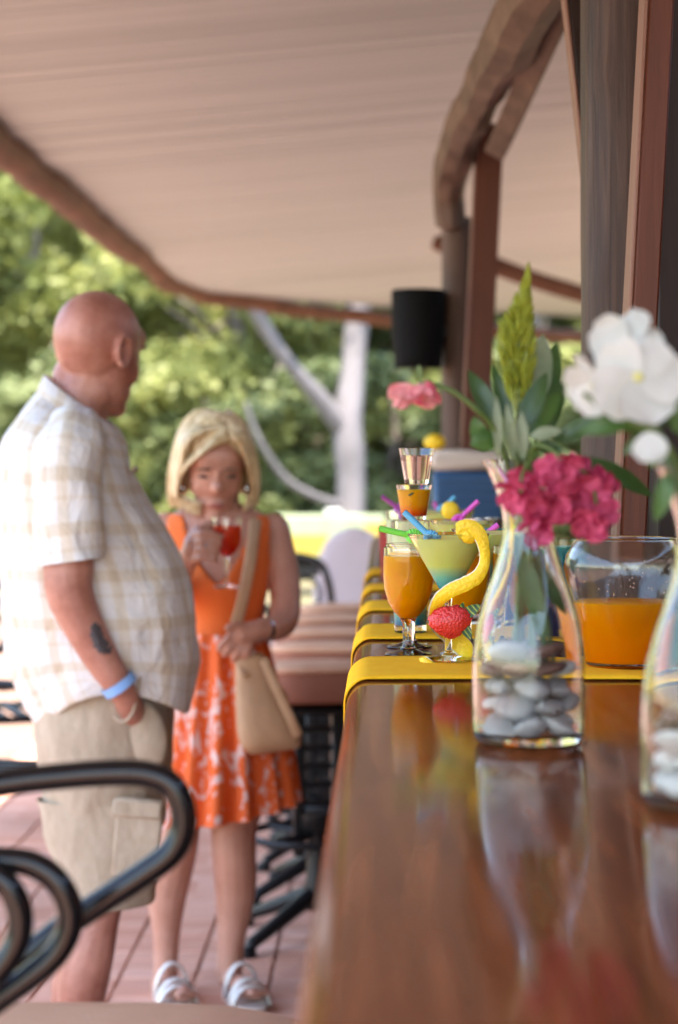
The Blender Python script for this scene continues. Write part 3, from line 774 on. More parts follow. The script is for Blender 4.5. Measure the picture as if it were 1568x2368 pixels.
# ---------------------------------------------------------------- carafes with pebbles and flowers
def carafe(x, Y, label):
    t = thing('carafe', label, 'carafe', px_loc(x, Y, CT + .0006), 'glass carafes used as vases')
    outer = [(0, .002), (.040, 0), (.050, .002), (.0535, .008), (.0545, .03), (.0545, .07), (.0532, .09), (.0495, .115), (.0425, .14), (.0345, .163), (.0285, .182), (.0250, .20), (.0243, .213), (.0262, .226), (.0325, .247), (.0405, .265), (.0460, .2735)]
    inner = [(.0447, .2738), (.0385, .265), (.0302, .247), (.0240, .226), (.0221, .213), (.0228, .20), (.0263, .182), (.0322, .163), (.0402, .14), (.0472, .115), (.0510, .09), (.0523, .07), (.0523, .03), (.0510, .012), (.046, .009), (0, .009)]
    m = M(); glass_shell(m, outer, inner, 64); m.build('glass', MT['clear_glass'], t, sharp=28); return t
def pebbles(x, Y, items, where, group):
    bx, by = px_loc(x, Y)[:2]
    for (dx, dy, z, rx, ry, rz, tilt, yaw, mt) in items:
        m = M(); sd_ = random.random() * 50
        m.ell((0, 0, 0), (rx, ry, rz), None, 20, 14, lambda p: p * (1 + .16 * mnoise.noise(p * 1.3 + Vector((sd_, 0, 0)))))
        o = m.build('pebble', MT[mt], sharp=None); o.location = (bx + dx, by + dy, CT + .0105 + z); o.rotation_euler = (tilt, tilt * .6, yaw)
        kind = {'pebble_grey': 'smooth grey pebble', 'pebble_white': 'smooth whitish pebble', 'pebble_brown': 'dark reddish brown pebble'}[mt]
        tag(o, f'{kind} inside the glass carafe {where}', 'pebble', group)
VX1, VY1 = 1222, 2.10
c1 = carafe(VX1, VY1, 'glass carafe of pebbles holding magenta flowers and leaves')
def pile(layers, seed, top):
    q = random.Random(seed); out = []
    for L_ in range(layers):
        n_ = 6 if L_ < layers - 1 else 4; ph = L_ * .55
        for k in range(n_):
            a_ = ph + 2 * math.pi * k / n_ - math.pi / 2; rr = .0325 if L_ < layers - 1 else .024
            rx = q.uniform(.013, .022); mt = top if L_ >= layers - 2 and q.random() < .85 else ('pebble_white' if q.random() < .3 else 'pebble_grey')
            out.append((rr * math.cos(a_), rr * math.sin(a_), .009 + L_ * .0175 + q.uniform(-.002, .003), rx, rx * q.uniform(.65, .9), q.uniform(.0052, .009), q.uniform(-.55, .55), a_ + math.pi / 2 + q.uniform(-.3, .3), mt))
        if L_ % 2 == 0: out.append((.003, .002, .010 + L_ * .0175, .016, .014, .010, 0, q.uniform(0, 3), 'pebble_grey'))
    return out
pebbles(VX1, VY1, pile(5, 3, 'pebble_brown'), 'of magenta flowers', 'pebbles in the carafe of magenta flowers')
VX2, VY2 = 1640, 1.72
c2 = carafe(VX2, VY2, 'nearer glass carafe of pebbles with white flowers at the right edge')
pebbles(VX2, VY2, [p[:8] + ('pebble_white' if p[2] < .045 else 'pebble_brown',) for p in pile(4, 8, 'pebble_brown')], 'of white flowers', 'pebbles in the carafe of white flowers')

def stem(m, pts, r): m.tube([Vector(q) for q in spline([tuple(p) for p in pts], 7)], r, 8)
def leaf(parent, b, tp, wd, Yb, Yt=None, mat='leaf_dark', nrm=(0, -1, .25), bend=.06, name='leaf', shape=1.0):
    Yt = Yb if Yt is None else Yt
    m = M(); blade(m, at(*b, Yb), at(*tp, Yt), wd * Yb / F, nrm, bend, 12, .2, .0004, shape); return m.build(name, MT[mat], parent, world=True, sharp=None)
c1x = px_loc(VX1, VY1)[0]
neck1 = Vector((c1x, VY1, CT + .215)); bot1 = Vector((c1x + .005, VY1, CT + .07))
# leafy sprig
sg = thing('leafy_sprig', 'sprig of dark lance shaped leaves standing in the magenta flower carafe', 'leaves', tuple(bot1))
m = M(); stem(m, [bot1 + Vector((.012, .004, .01)), neck1 + Vector((.004, .004, 0)), at(1205, 960, VY1)], .0026); stem(m, [bot1 + Vector((-.014, 0, 0)), neck1 + Vector((-.004, .0, 0)), at(1170, 1000, VY1)], .0024); stem(m, [bot1 + Vector((.02, -.006, 0)), neck1 + Vector((.006, -.004, 0)), at(1240, 1000, VY1 - .02)], .0022); stem(m, [bot1 + Vector((-.02, -.012, .01)), neck1 + Vector((-.006, -.006, 0)), at(1190, 1010, VY1 - .01)], .0032); stem(m, [bot1 + Vector((.0, -.02, .01)), neck1 + Vector((.0, -.008, 0)), at(1215, 1010, VY1 - .01)], .003); m.build('stem', MT['stem_green'], sg, world=True, sharp=None)
for a_ in [((1158, 1000), (1083, 856), 46, VY1 + .01, VY1 + .02, 'leaf_dark'), ((1182, 990), (1138, 842), 34, VY1 + .03, VY1 + .04, 'leaf_dark'), ((1228, 960), (1256, 772), 66, VY1 + .03, VY1 + .06, 'leaf_pale'), ((1250, 985), (1287, 790), 52, VY1 + .05, VY1 + .08, 'leaf_dark'),
    ((1200, 1000), (1264, 862), 48, VY1 - .01, VY1 - .0, 'leaf_dark'), ((1222, 1010), (1294, 905), 44, VY1 - .005, VY1 + .02, 'leaf_mid'), ((1152, 1062), (1147, 912), 22, VY1 - .02, VY1 - .02, 'leaf_pale'), ((1188, 1064), (1172, 930), 24, VY1 - .02, VY1 - .025, 'leaf_pale'), ((1208, 1066), (1205, 950), 30, VY1 - .02, VY1 - .02, 'leaf_pale'),
    ((1150, 1010), (1088, 1030), 54, VY1 - .01, VY1 - .02, 'leaf_mid'), ((1120, 1045), (1095, 962), 42, VY1 - .005, VY1 - .01, 'leaf_mid'), ((1226, 1008), (1300, 996), 30, VY1 - .03, VY1 - .035, 'leaf_pale'), ((1280, 1018), (1404, 962), 44, VY1 - .02, VY1 - .02, 'leaf_dark'), ((1240, 1030), (1300, 1040), 34, VY1, VY1 - .01, 'leaf_dark'),
    ((1340, 1056), (1508, 1147), 44, VY1 - .02, VY1 + .03, 'leaf_dark'), ((1190, 1230), (1262, 1500), 46, VY1 + .0, VY1 - .02, 'leaf_mid'), ((1215, 1280), (1310, 1420), 36, VY1 + .01, VY1 + .01, 'leaf_dark'), ((1212, 1120), (1222, 1010), 30, VY1 + .02, VY1 + .01, 'leaf_dark'), ((1265, 1010), (1300, 880), 36, VY1 + .06, VY1 + .09, 'leaf_dark')]:
    leaf(sg, *a_[:3], a_[3], a_[4], a_[5])
# plume
pl = thing('green_plume', 'upright yellow green feathery plume above the leaves', 'plume', tuple(bot1))
m = M(); stem(m, [bot1, neck1, at(1205, 1000, VY1 + .02), at(1200, 820, VY1 + .02), at(1220, 625, VY1 + .02)], .0016); m.build('stem', MT['stem_green'], pl, world=True, sharp=None)
m = M()
for i in range(520):
    t = random.random() ** .8; yy = lerp(925, 632, t); cxp = lerp(1196, 1221, max(0, (t - .5) * 2)) + 3 * math.sin(t * 9)
    wmax = 46 * (math.sin(math.pi * min(1, .18 + t * .82)) ** .9) * (1 if t < .55 else max(.12, 1 - (t - .55) * 1.9)) + 3
    off = random.uniform(-1, 1); a_ = at(cxp + off * wmax * .55, yy + abs(off) * 16, VY1 + .02 + random.uniform(-.012, .012)); b_ = at(cxp + off * wmax, yy - 26 - 10 * random.random() + abs(off) * 8, VY1 + .02 + random.uniform(-.015, .015))
    m.tube([a_, lerp(a_, b_, .5), b_], [.0008, .0015, .0005], 5)
m.build('buds', MT['plume_green'], pl, world=True, sharp=None, kind='stuff')
# blossoms
def petal(m, c, d, n_, L, W, cup=.3, ruf=.0, seed=0, k=7):
    d = Vector(d).normalized(); n_ = Vector(n_); n_ = (n_ - d * n_.dot(d)).normalized(); s_ = d.cross(n_); rows = []
    for i in range(k + 1):
        t = i / k; wd = W * .5 * (.16 + 1.0 * math.sin(math.pi * min(1, t * .80 + .02)) ** .8) * (1 if t < .86 else (1 - (t - .86) * 2.6))
        r = []
        for j in range(7):
            u = j / 3 - 1
            p = Vector(c) + d * (L * (t - .06 * u * u * t)) + s_ * wd * u + n_ * (cup * L * t * t * .5 + cup * W * .25 * u * u * t)
            p += n_ * ruf * math.sin(u * 4 + seed + t * 5) * t
            r.append(p)
        rows.append(r)
    m.rings(rows, closed=False)
def blossom(parent, c, axis, R_, mat, seed, cup=.25, ruf=.001, eye=True, W=1.0, npet=5):
    axis = Vector(axis).normalized(); u = axis.orthogonal().normalized(); v = axis.cross(u)
    ph = seed * 1.7
    for k in range(npet):
        a_ = ph + 2 * math.pi * k / npet; d = u * math.cos(a_) + v * math.sin(a_)
        hk = math.sin(seed * 12.9 + k * 7.7); tw = axis + axis.cross(d) * (.28 + .12 * hk)
        m = M(); petal(m, Vector(c) + axis * .0004 * k, d + axis * .12 * hk, tw, R_ * (1 + .07 * hk), R_ * W * (1 + .06 * hk), cup + .18 * hk, ruf, seed + k * 2.3); m.build('petal', MT[mat], parent, world=True, sharp=None)
    if eye: M().ell(Vector(c) + axis * R_ * .05, (R_ * .1,) * 3, None, 10, 8).build('flower_eye', MT['flower_eye'], parent, world=True, sharp=None)
mg = thing('oleander_cluster', 'drooping cluster of magenta pink blossoms over the carafe rim', 'flower', tuple(bot1))
m = M(); stem(m, [bot1 + Vector((-.006, -.01, 0)), neck1 + Vector((.004, -.01, 0)), at(1230, 1040, VY1 - .03), at(1290, 1050, VY1 - .06), at(1320, 1110, VY1 - .07)], .0021); stem(m, [at(1250, 1040, VY1 - .04), at(1210, 1090, VY1 - .06), at(1205, 1140, VY1 - .07)], .0016); stem(m, [at(1280, 1045, VY1 - .05), at(1360, 1100, VY1 - .06), at(1380, 1170, VY1 - .06)], .0016); m.build('stem', MT['stem_green'], mg, world=True, sharp=None)
MAG = [(1208, 1108), (1240, 1150), (1196, 1160), (1270, 1085), (1315, 1090), (1290, 1140), (1345, 1118), (1250, 1205), (1300, 1175), (1375, 1150), (1362, 1200), (1398, 1190), (1340, 1075), (1228, 1190), (1330, 1150), (1405, 1130), (1225, 1125), (1268, 1120), (1262, 1172), (1345, 1180), (1386, 1120), (1320, 1062), (1380, 1218), (1240, 1218), (1190, 1130), (1300, 1115), (1345, 1215)]
for i, (x, y) in enumerate(MAG):
    ax = Vector((random.uniform(-1.1, 1.1), -1, random.uniform(-1.2, .6)))
    blossom(mg, at(x, y, VY1 - .05 + random.uniform(-.04, .03)), ax, random.uniform(.0125, .0185), 'petal_magenta', i, cup=random.uniform(-.2, .9), ruf=.0024, eye=False, W=.92)
wf = thing('wilted_blossom', 'single drooping pink blossom on a long stem at left', 'flower', tuple(bot1))
m = M(); stem(m, [bot1 + Vector((-.01, .006, 0)), neck1 + Vector((-.008, .0, 0)), at(1150, 1010, VY1 - .02), at(1100, 945, VY1 - .03), at(1040, 902, VY1 - .03), at(985, 886, VY1 - .03)], [.0028] * 36); m.build('stem', MT['stem_green'], wf, world=True, sharp=None)
M().ell(at(982, 888, VY1 - .03), (.008, .006, .005), Matrix.Rotation(-.3, 3, 'Y'), 14, 10).build('calyx', MT['leaf_mid'], wf, world=True, sharp=None)
leaf(wf, (968, 884), (969, 842), 12, VY1 - .03, mat='stem_green')
for k in range(15):
    f = (k + .5) / 15; an = R(lerp(-165, -15, f)) + random.uniform(-.15, .15); L = random.uniform(.019, .029)
    m = M(); petal(m, at(958 + 8 * math.cos(an), 890, VY1 - .03 + random.uniform(-.006, .006)), Vector((math.cos(an), random.uniform(-.7, .5), math.sin(an))), Vector((random.uniform(-.6, .6), -1, random.uniform(-.4, .4))), L, random.uniform(.011, .017), random.uniform(-.3, .6), .0028, k); m.build('petal', MT['petal_pink'], wf, world=True, sharp=None)

# white flowers
c2x = px_loc(VX2, VY2)[0]; neck2 = Vector((c2x, VY2, CT + .215)); bot2 = Vector((c2x, VY2, CT + .07))
wt = thing('white_flower_stem', 'stem of large white five petalled flowers leaning left from the right carafe', 'flower', tuple(bot2))
m = M(); stem(m, [bot2, neck2 + Vector((-.008, 0, 0)), at(1560, 1060, VY2 - .02), at(1490, 960, VY2 - .03), at(1465, 875, VY2 - .03)], .0026); stem(m, [at(1520, 1000, VY2 - .03), at(1420, 960, VY2 - .02), at(1350, 910, VY2 - .02)], .002); stem(m, [at(1520, 1000, VY2 - .03), at(1470, 880, VY2 + .02), at(1440, 800, VY2 + .02)], .002); stem(m, [at(1535, 1020, VY2 - .03), at(1510, 1030, VY2 - .04), at(1490, 1050, VY2 - .05)], .0016); m.build('stem', MT['stem_green'], wt, world=True, sharp=None)
blossom(wt, at(1476, 872, VY2 - .04), (-.15, -1, .10), .038, 'petal_white', .62, cup=.02, ruf=.0020, W=.98)
blossom(wt, at(1452, 800, VY2 + .01), (-.35, -.8, .55), .031, 'petal_white', 1.4, cup=.1, ruf=.0024, W=.95)
blossom(wt, at(1376, 892, VY2 - .0), (-.8, -.55, -.1), .026, 'petal_white', 2.1, cup=.3, ruf=.0018, W=1.05)
for k in range(4):
    m = M(); petal(m, at(1500, 1000, VY2 - .05), Vector((-.25 + .22 * k, -.2, -1)), Vector((-.2, -1, 0)), .024, .017, .1, .001, k); m.build('petal', MT['petal_white'], wt, world=True, sharp=None)
for a_ in [((1500, 985), (1395, 960), 60, 'leaf_mid'), ((1490, 965), (1340, 1000), 46, 'leaf_mid'), ((1540, 1020), (1500, 1080), 44, 'leaf_mid'), ((1560, 1000), (1600, 880), 70, 'leaf_mid'), ((1545, 1050), (1580, 1150), 60, 'leaf_mid'), ((1556, 1080), (1515, 1205), 44, 'leaf_mid'), ((1520, 980), (1440, 1050), 40, 'leaf_dark'), ((1500, 950), (1420, 915), 46, 'leaf_dark'), ((1540, 985), (1480, 925), 50, 'leaf_dark'), ((1570, 1000), (1640, 1000), 60, 'leaf_mid'), ((1575, 640), (1552, 590), 10, 'leaf_mid')][:-1]:
    leaf(wt, *a_[:3], VY2 - .02 + random.uniform(-.02, .03), None, a_[3])
for dx in (-.012, .01): 
    leaf(wt, (1600, 1300), (1560 + dx * 900, 1560), 34, VY2, None, 'leaf_mid')

# ---------------------------------------------------------------- loudspeaker on the slim post
spk = thing('loudspeaker', 'black curved loudspeaker mounted on the slim log post', 'loudspeaker', tuple(at(967, 850, 6.95)))
def halfround(c, w_, d_, z0, z1, taper):
    rings = []
    for z, k in ((z0, taper), (z0 + .01, taper + .01), (lerp(z0, z1, .5), 1.0), (z1 - .006, 1.0), (z1, .98)):
        ring = []
        for i in range(21):
            a = R(180 + 180 * i / 20); ring.append((c[0] + w_ / 2 * k * math.cos(a), c[1] + d_ * k * math.sin(a), z))
        ring += [(c[0] + w_ / 2 * k, c[1] + .06, z), (c[0] - w_ / 2 * k, c[1] + .06, z)]
        rings.append(ring)
    return rings
sc = at(967, 760, 6.95)
m = M(); m.rings(halfround((sc.x, sc.y + .02), .172, .10, sc.z - .125, sc.z + .125, .88), cap=(True, True)); m.build('cabinet', MT['speaker_black'], spk, world=True, sharp=50)
m = M(); m.rings(halfround((sc.x, sc.y + .012), .160, .105, sc.z - .108, sc.z + .108, .92), cap=(True, True)); m.build('grille', MT['speaker_black'], spk, world=True, sharp=50)
M().box((sc.x + .09, 7.03, sc.z), (.08, .03, .05), None, .004).build('bracket', MT['black_iron'], spk, world=True)

# ---------------------------------------------------------------- bar stools
def sq_rings(rows, k=40, ex=.55):
    return [[(hw * math.copysign(abs(math.cos(a)) ** ex, math.cos(a)), hw * math.copysign(abs(math.sin(a)) ** ex, math.sin(a)), z) for a in np.linspace(0, 2 * math.pi, k + 1)[:-1]] for hw, z in rows]
_m = M(); _m.rings(sq_rings([(.172, 0), (.180, .005), (.176, .013), (.155, .024), (.11, .031), (.05, .034), (.01, .0345)]), cap=(True, True)); CUSH = _m.mesh('cushion', None); CUSH.materials.append(MT['tan_cushion'])
_m = M(); _m.rings(sq_rings([(.155, -.085), (.170, -.078), (.176, -.05), (.177, -.02), (.171, .0)]), cap=(True, True)); CSIDE = _m.mesh('shaded_side', 50); CSIDE.materials.append(simple('brown_side_shade', (.30, .125, .08), .75, var=(.36, .155, .105), scale=10, spec=.15))  # brown cushion side, darkened so its colour carries the shade of the fronts
def make_stool(loc, label, rz=0.0):
    t = thing('bar_stool', label, 'bar stool', loc, 'bar stools along the counter', rz)
    cu = put('cushion', CUSH, None, t); cu.location = (0, 0, .762); cu.rotation_euler = (-.07, 0, 0); put('shaded_side', CSIDE, None, cu)
    M().box((0, 0, .664), (.26, .26, .022), None, .008).build('seat_plate', MT['black_iron'], t)
    for sx in (-.055, .055):
        M().box((sx, 0, .45), (.034, .034, .42), None, .006).build('post', MT['black_iron'], t)
    for k in range(5):
        M().box((0, 0, .39 + k * .052), (.08, .024, .018), None, .004).build('rung', MT['black_iron'], t)
    M().lathe([(0, .09), (.045, .09), (.05, .12), (.034, .18), (.03, .30), (.055, .33), (.055, .36), (0, .365)], 24).build('pedestal', MT['black_iron'], t)
    m = M(); m.tube([Vector((.2 * math.cos(a), .2 * math.sin(a), .30)) for a in np.linspace(0, 2 * math.pi, 33)[:-1]], .011, 8, closed=True); m.build('foot_ring', MT['black_iron'], t)
    for k in range(4):
        a = R(38 + 90 * k); d = Vector((math.cos(a), math.sin(a), 0))
        m = M(); m.tube([d * .03 + Vector((0, 0, .30)), d * .2 + Vector((0, 0, .30))], .009, 8); m.build('spoke', MT['black_iron'], t)
        m = M(); m.tube([d * .03 + Vector((0, 0, .13)), d * .14 + Vector((0, 0, .085)), d * .27 + Vector((0, 0, .035)), d * .285 + Vector((0, 0, .0))], [.026, .022, .018, .016], 8); m.build('leg', MT['black_iron'], t)
        M().lathe([(0, 0), (.024, 0), (.024, .02), (.014, .03), (0, .03)], 14, d * .285).build('foot', MT['black_iron'], t)
    return t
s0 = make_stool((-.19, 6.15, 0), 'bar stool with tan cushion nearest behind the orange dress', .2)
for i, (yy, lb) in enumerate(((6.78, 'second bar stool with tan cushion behind the woman'), (7.36, 'third bar stool with tan cushion behind the woman'), (7.95, 'fourth bar stool with tan cushion behind the woman'), (8.5, 'farthest bar stool with tan cushion along the bar'))):
    dup(s0, (-.19 + random.uniform(-.02, .02), yy, 0), .1 * i, lb)

# foreground stool with bent tube arms
fs = thing('armed_bar_stool', 'black tubular bar stool with scrolled arm in the left foreground', 'bar stool', (-.31, 1.98, 0))
AY = 1.80
def tp(pts, Y): return [at(x, y, Y) for x, y in pts]
def smooth(pts, k=10): return [Vector(q) for q in spline([tuple(p) for p in pts], k)]
arm = [(-420, 1905), (-200, 1850), (0, 1812), (120, 1797), (250, 1787), (340, 1790), (395, 1815), (422, 1868), (420, 1925), (392, 1975), (330, 2022), (250, 2075), (150, 2142), (60, 2215), (0, 2270), (-90, 2360), (-200, 2500)]
M().tube(smooth(tp(arm, AY)), .0113, 18).build('armrest', MT['black_metal'], fs, world=True, sharp=None)
sc1 = [(-300, 2090), (-160, 2005), (-60, 1988), (0, 1988), (70, 1996), (125, 2030), (158, 2085), (160, 2145), (130, 2205), (70, 2258), (0, 2308), (-90, 2375), (-200, 2470)]
M().tube(smooth(tp(sc1, AY - .07)), .0108, 18).build('scroll', MT['black_metal'], fs, world=True, sharp=None)
sc2 = [(-200, 2040), (-100, 2010), (-30, 2015), (20, 2050), (46, 2110), (40, 2175), (0, 2240), (-60, 2290), (-160, 2340)]
M().tube(smooth(tp(sc2, AY - .09)), .0105, 18).build('scroll', MT['black_metal'], fs, world=True, sharp=None)
farm = [(x, y) for x, y in arm]
zc = .805
m = M(); o = put('cushion', CUSH.copy(), None, fs); o.data.materials.clear(); o.data.materials.append(MT['tan_cushion']); o.location = Vector((-.33, 2.03, .786)) - Vector(fs.location); o.scale = (1.6, 1.3, 1.2); put('shaded_side', CSIDE, None, o)
for sx in (-.50, -.14):
    for sy in (1.84, 2.22):
        m = M(); m.tube([Vector((sx, sy, .66)), Vector((sx * 1.03 + .005, sy, .36)), Vector((sx * 1.06 + .01, sy, 0))], .012, 12); m.build('leg', MT['black_metal'], fs, world=True)
M().box((-.32, 2.03, .674), (.42, .40, .02), None, .006).build('seat_frame', MT['black_metal'], fs, world=True)
m = M(); m.tube([Vector((-.53, 1.84, .25)), Vector((-.13, 1.84, .25)), Vector((-.13, 2.22, .25)), Vector((-.53, 2.22, .25))], .009, 10, closed=True); m.build('foot_rail', MT['black_metal'], fs, world=True)
m = M(); m.tube(smooth([(-.56, 1.82, .72), (-.60, 1.82, .95), (-.62, 1.84, 1.12), (-.62, 2.02, 1.17), (-.62, 2.20, 1.12), (-.60, 2.22, .95), (-.56, 2.22, .72)]), .011, 12); m.build('back_frame', MT['black_metal'], fs, world=True)

# ---------------------------------------------------------------- cast iron patio chairs, covered chair, clothed table
def iron_chair(loc, rz, label):
    t = thing('iron_chair', label, 'chair', loc, 'cast iron patio chairs', rz)
    W, H = .27, .92
    m = M(); m.tube(smooth([(-W, .22, .43), (-W - .01, .25, .62), (-W, .28, .80), (-W + .06, .29, .895), (0, .29, H), (W - .06, .29, .895), (W, .28, .80), (W + .01, .25, .62), (W, .22, .43)]), .018, 10); m.build('back_frame', MT['black_iron'], t)
    m = M(); m.box((0, .29, .85), (.46, .018, .05), None, .006); m.build('top_rail', MT['black_iron'], t)
    for (cx_, cz_, r_) in ((-.15, .74, .075), (0, .74, .075), (.15, .74, .075), (-.075, .61, .07), (.075, .61, .07), (-.2, .58, .05), (.2, .58, .05)):
        m = M(); m.tube([Vector((cx_ + r_ * math.cos(a), .265 + .1 * (cz_ - .7), cz_ + r_ * math.sin(a))) for a in np.linspace(0, 2 * math.pi, 25)[:-1]], .010, 7, closed=True); m.build('scroll', MT['black_iron'], t)
    for k in range(7):
        M().box((-.225 + k * .075, 0, .435), (.045, .46, .016), None, .004).build('seat_slat', MT['black_iron'], t)
    m = M(); m.tube([Vector(p) for p in ((-.26, -.23, .425), (.26, -.23, .425), (.26, .23, .425), (-.26, .23, .425))], .014, 8, closed=True); m.build('seat_frame', MT['black_iron'], t)
    for sx in (-1, 1):
        m = M(); m.tube(smooth([(sx * .275, .26, .66), (sx * .29, .05, .665), (sx * .29, -.18, .655), (sx * .285, -.24, .61), (sx * .27, -.22, .44)]), .016, 8); m.build('armrest', MT['black_iron'], t)
        for sy in (-1, 1):
            m = M(); m.tube(smooth([(sx * .25, sy * .21, .43), (sx * .265, sy * .235, .2), (sx * .28, sy * .26, 0)]), .015, 8); m.build('leg', MT['black_iron'], t)
    return t
ic = iron_chair((at(722, 1300, 10.2).x - .06, 10.2, 0), R(158), 'black cast iron chair with pierced back just right of the woman')
dup(ic, (at(30, 1300, 8.0).x, 8.0, 0), R(200), 'black cast iron chair half hidden behind the man at the left edge')
dup(ic, (-1.30, 6.45, 0), R(70), 'black cast iron chair just behind the man, cut by the left edge')
cc = thing('covered_chair', 'grey lilac round backed chair behind the black iron chair', 'chair', (at(818, 1200, 12.5).x, 12.5, 0))
simple('lilac_cover', (.42, .37, .40), .8, var=(.48, .43, .45), scale=6, bump=.1, bscale=60)
rings = []
for z, hw, hd in ((.0, .24, .22), (.2, .235, .215), (.44, .23, .21)):
    rings.append([(hw * math.copysign(abs(math.cos(a)) ** .5, math.cos(a)) * (1 + .03 * math.sin(a * 14) * (.5 - z)), hd * math.copysign(abs(math.sin(a)) ** .5, math.sin(a)), z) for a in np.linspace(0, 2 * math.pi, 41)[:-1]])
m = M(); m.rings(rings, cap=(False, True)); m.build('skirt', MT['lilac_cover'], cc, sharp=50)
rings = []
for z, hw in ((.40, .23), (.6, .225), (.78, .20), (.88, .16), (.94, .10), (.965, .03)):
    rings.append([(hw * math.cos(a), -.19 + .045 * math.sin(a) - .03 * (z - .4), z) for a in np.linspace(0, 2 * math.pi, 29)[:-1]])
m = M(); m.rings(rings, cap=(True, True)); m.build('backrest', MT['lilac_cover'], cc, sharp=50)
TBY = 22.2
tb = thing('dining_table', 'dining table in the sun beyond the pavilion under a pale cloth', 'table', (at(760, 1200, TBY).x, TBY, 0))
M().box((0, 0, .73), (1.10, .8, .03), None, .005).build('tabletop', MT['timber_red'], tb)
for sx in (-.48, .48):
    for sy in (-.33, .33): M().box((sx, sy, .357), (.06, .06, .714), None, .005).build('leg', MT['timber_red'], tb)
def cloth(cx_, cy_, hx, hy, ztop, drop, mat, label, rot=0.0, pointed=False):
    m = M(); rings = []; NN = 96
    def per(k, off):
        a = 2 * math.pi * k / NN + .001
        c_, s_ = math.cos(a), math.sin(a); q = max(abs(c_), abs(s_)); return Vector((c_ / q * (hx + off), s_ / q * (hy + off), 0)), a
    for f, off, dz in ((.0, 0, 0), (.5, 0, 0), (1, -.004, 0), (1, .006, -.006), (1, .012, -drop * .4), (1, .02, -drop)):
        ring = []
        for k in range(NN):
            p, a = per(k, off); p = p * (f if f < 1 else 1)
            ww = (.018 * math.sin(a * 17) + .012 * math.sin(a * 9 + 1)) * (-dz / drop)
            d_ = p.normalized() if p.length > 0 else p
            p = p + d_ * ww; ring.append((cx_ + p.x, cy_ + p.y, ztop + dz * (1.0 if not pointed else (.55 + .45 * abs(math.sin(2 * a))))))
        rings.append(ring)
    m.rings(rings[1:], cap=(True, False)); return tag(m.build('tablecloth', mat, sharp=50), label, 'tablecloth')
tx = at(760, 1200, TBY).x
cloth(tx, TBY, .57, .42, .7505, .42, simple('cloth_pale', (.22, .26, .155), .8), 'pale green white cloth hanging on the sunlit table')
cloth(tx + .02, TBY, .59, .45, .756, .62, simple('cloth_yellow', (.70, .60, .10), .8), 'yellow under cloth showing below the pale cloth on the sunlit table') if False else None
m = M(); 
o = M().box((tx - .25, TBY - .447, .47), (.5, .006, .20), None, .002).build('napkin', MT['cloth_yellow'] if 'cloth_yellow' in MT else simple('cloth_yellow', (.32, .24, .035), .8)); tag(o, 'yellow cloth strip hanging at the front of the sunlit table', 'cloth')
o = M().box((tx + .50, TBY - .449, .50), (.24, .006, .36), None, .002).build('napkin', MT['cloth_yellow']); tag(o, 'yellow cloth strip at the right of the sunlit table front', 'cloth')
o = M().lathe([(0, 0), (.07, 0), (.09, .03), (.085, .05), (.06, .055), (0, .055)], 24).build('dish', simple('dish_white', (.7, .7, .68), .4)); o.location = (tx + .05, TBY, .758); tag(o, 'small white dish in the middle of the sunlit table', 'dish')

# ---------------------------------------------------------------- trees and shrubs
def leaf_cloud(centers, radii, n, size, seed):
    r = np.random.default_rng(seed); vs = np.zeros((n * 4, 3)); cs = np.array(centers); rr = np.array(radii)
    idx = r.choice(len(cs), n, p=(rr ** 2) / (rr ** 2).sum())
    d = r.normal(size=(n, 3)); d /= np.linalg.norm(d, axis=1)[:, None]
    q = d * (r.random(n) ** .45)[:, None] * rr[idx][:, None] * np.array([1, 1, .75])
    p = cs[idx] + q
    u = r.normal(size=(n, 3)) + d * .2; u[:, 2] *= .7; u /= np.linalg.norm(u, axis=1)[:, None]
    v = np.cross(u, r.normal(size=(n, 3))); v /= np.linalg.norm(v, axis=1)[:, None]
    s_ = size * (.6 + .8 * r.random(n))[:, None]
    vs[0::4] = p - u * s_; vs[1::4] = p + v * s_ * .45; vs[2::4] = p + u * s_; vs[3::4] = p - v * s_ * .45
    me = bpy.data.meshes.new('crown'); me.vertices.add(n * 4); me.vertices.foreach_set('co', vs.ravel())
    me.loops.add(n * 4); me.loops.foreach_set('vertex_index', np.arange(n * 4, dtype=np.int32))
    me.polygons.add(n); me.polygons.foreach_set('loop_start', np.arange(0, n * 4, 4, dtype=np.int32)); me.polygons.foreach_set('loop_total', np.full(n, 4, dtype=np.int32))
    me.update(); me.validate(); return me
def make_tree_mesh(h, spread, seed, n=17000, size=.10, low=.12):
    r = random.Random(seed); cs = []; rs = []; tr = M()
    trunk = [Vector((0, 0, 0)), Vector((r.uniform(-.1, .1), r.uniform(-.1, .1), h * .3)), Vector((r.uniform(-.3, .3), r.uniform(-.3, .3), h * .62)), Vector((r.uniform(-.3, .3), 0, h * .9))]
    tr.tube(smooth(trunk, 5), list(np.linspace(h * .026, h * .006, 16)), 8)
    for k in range(26):
        z = h * r.uniform(low, .95); a = r.uniform(0, 6.28); ra = spread * math.sqrt(max(.05, 1 - ((z / h - .5) / .55) ** 2)) * r.uniform(.35, 1.0)
        c = Vector((math.cos(a) * ra, math.sin(a) * ra, z)); cs.append(tuple(c)); rs.append(r.uniform(.16, .34) * spread)
        b0 = Vector((0, 0, max(h * .1, z - ra * .7))); tr.tube([b0, lerp(b0, c, .5) + Vector((0, 0, .1)), c], [h * .008, h * .006, h * .002], 5)
    return tr.mesh('trunk', None), leaf_cloud(cs, rs, n, size, seed)
KINDS = [make_tree_mesh(8.5, 3.0, 11), make_tree_mesh(7.5, 3.4, 12), make_tree_mesh(9.5, 2.8, 13), make_tree_mesh(3.2, 1.7, 14, 9000, .085, .05)]
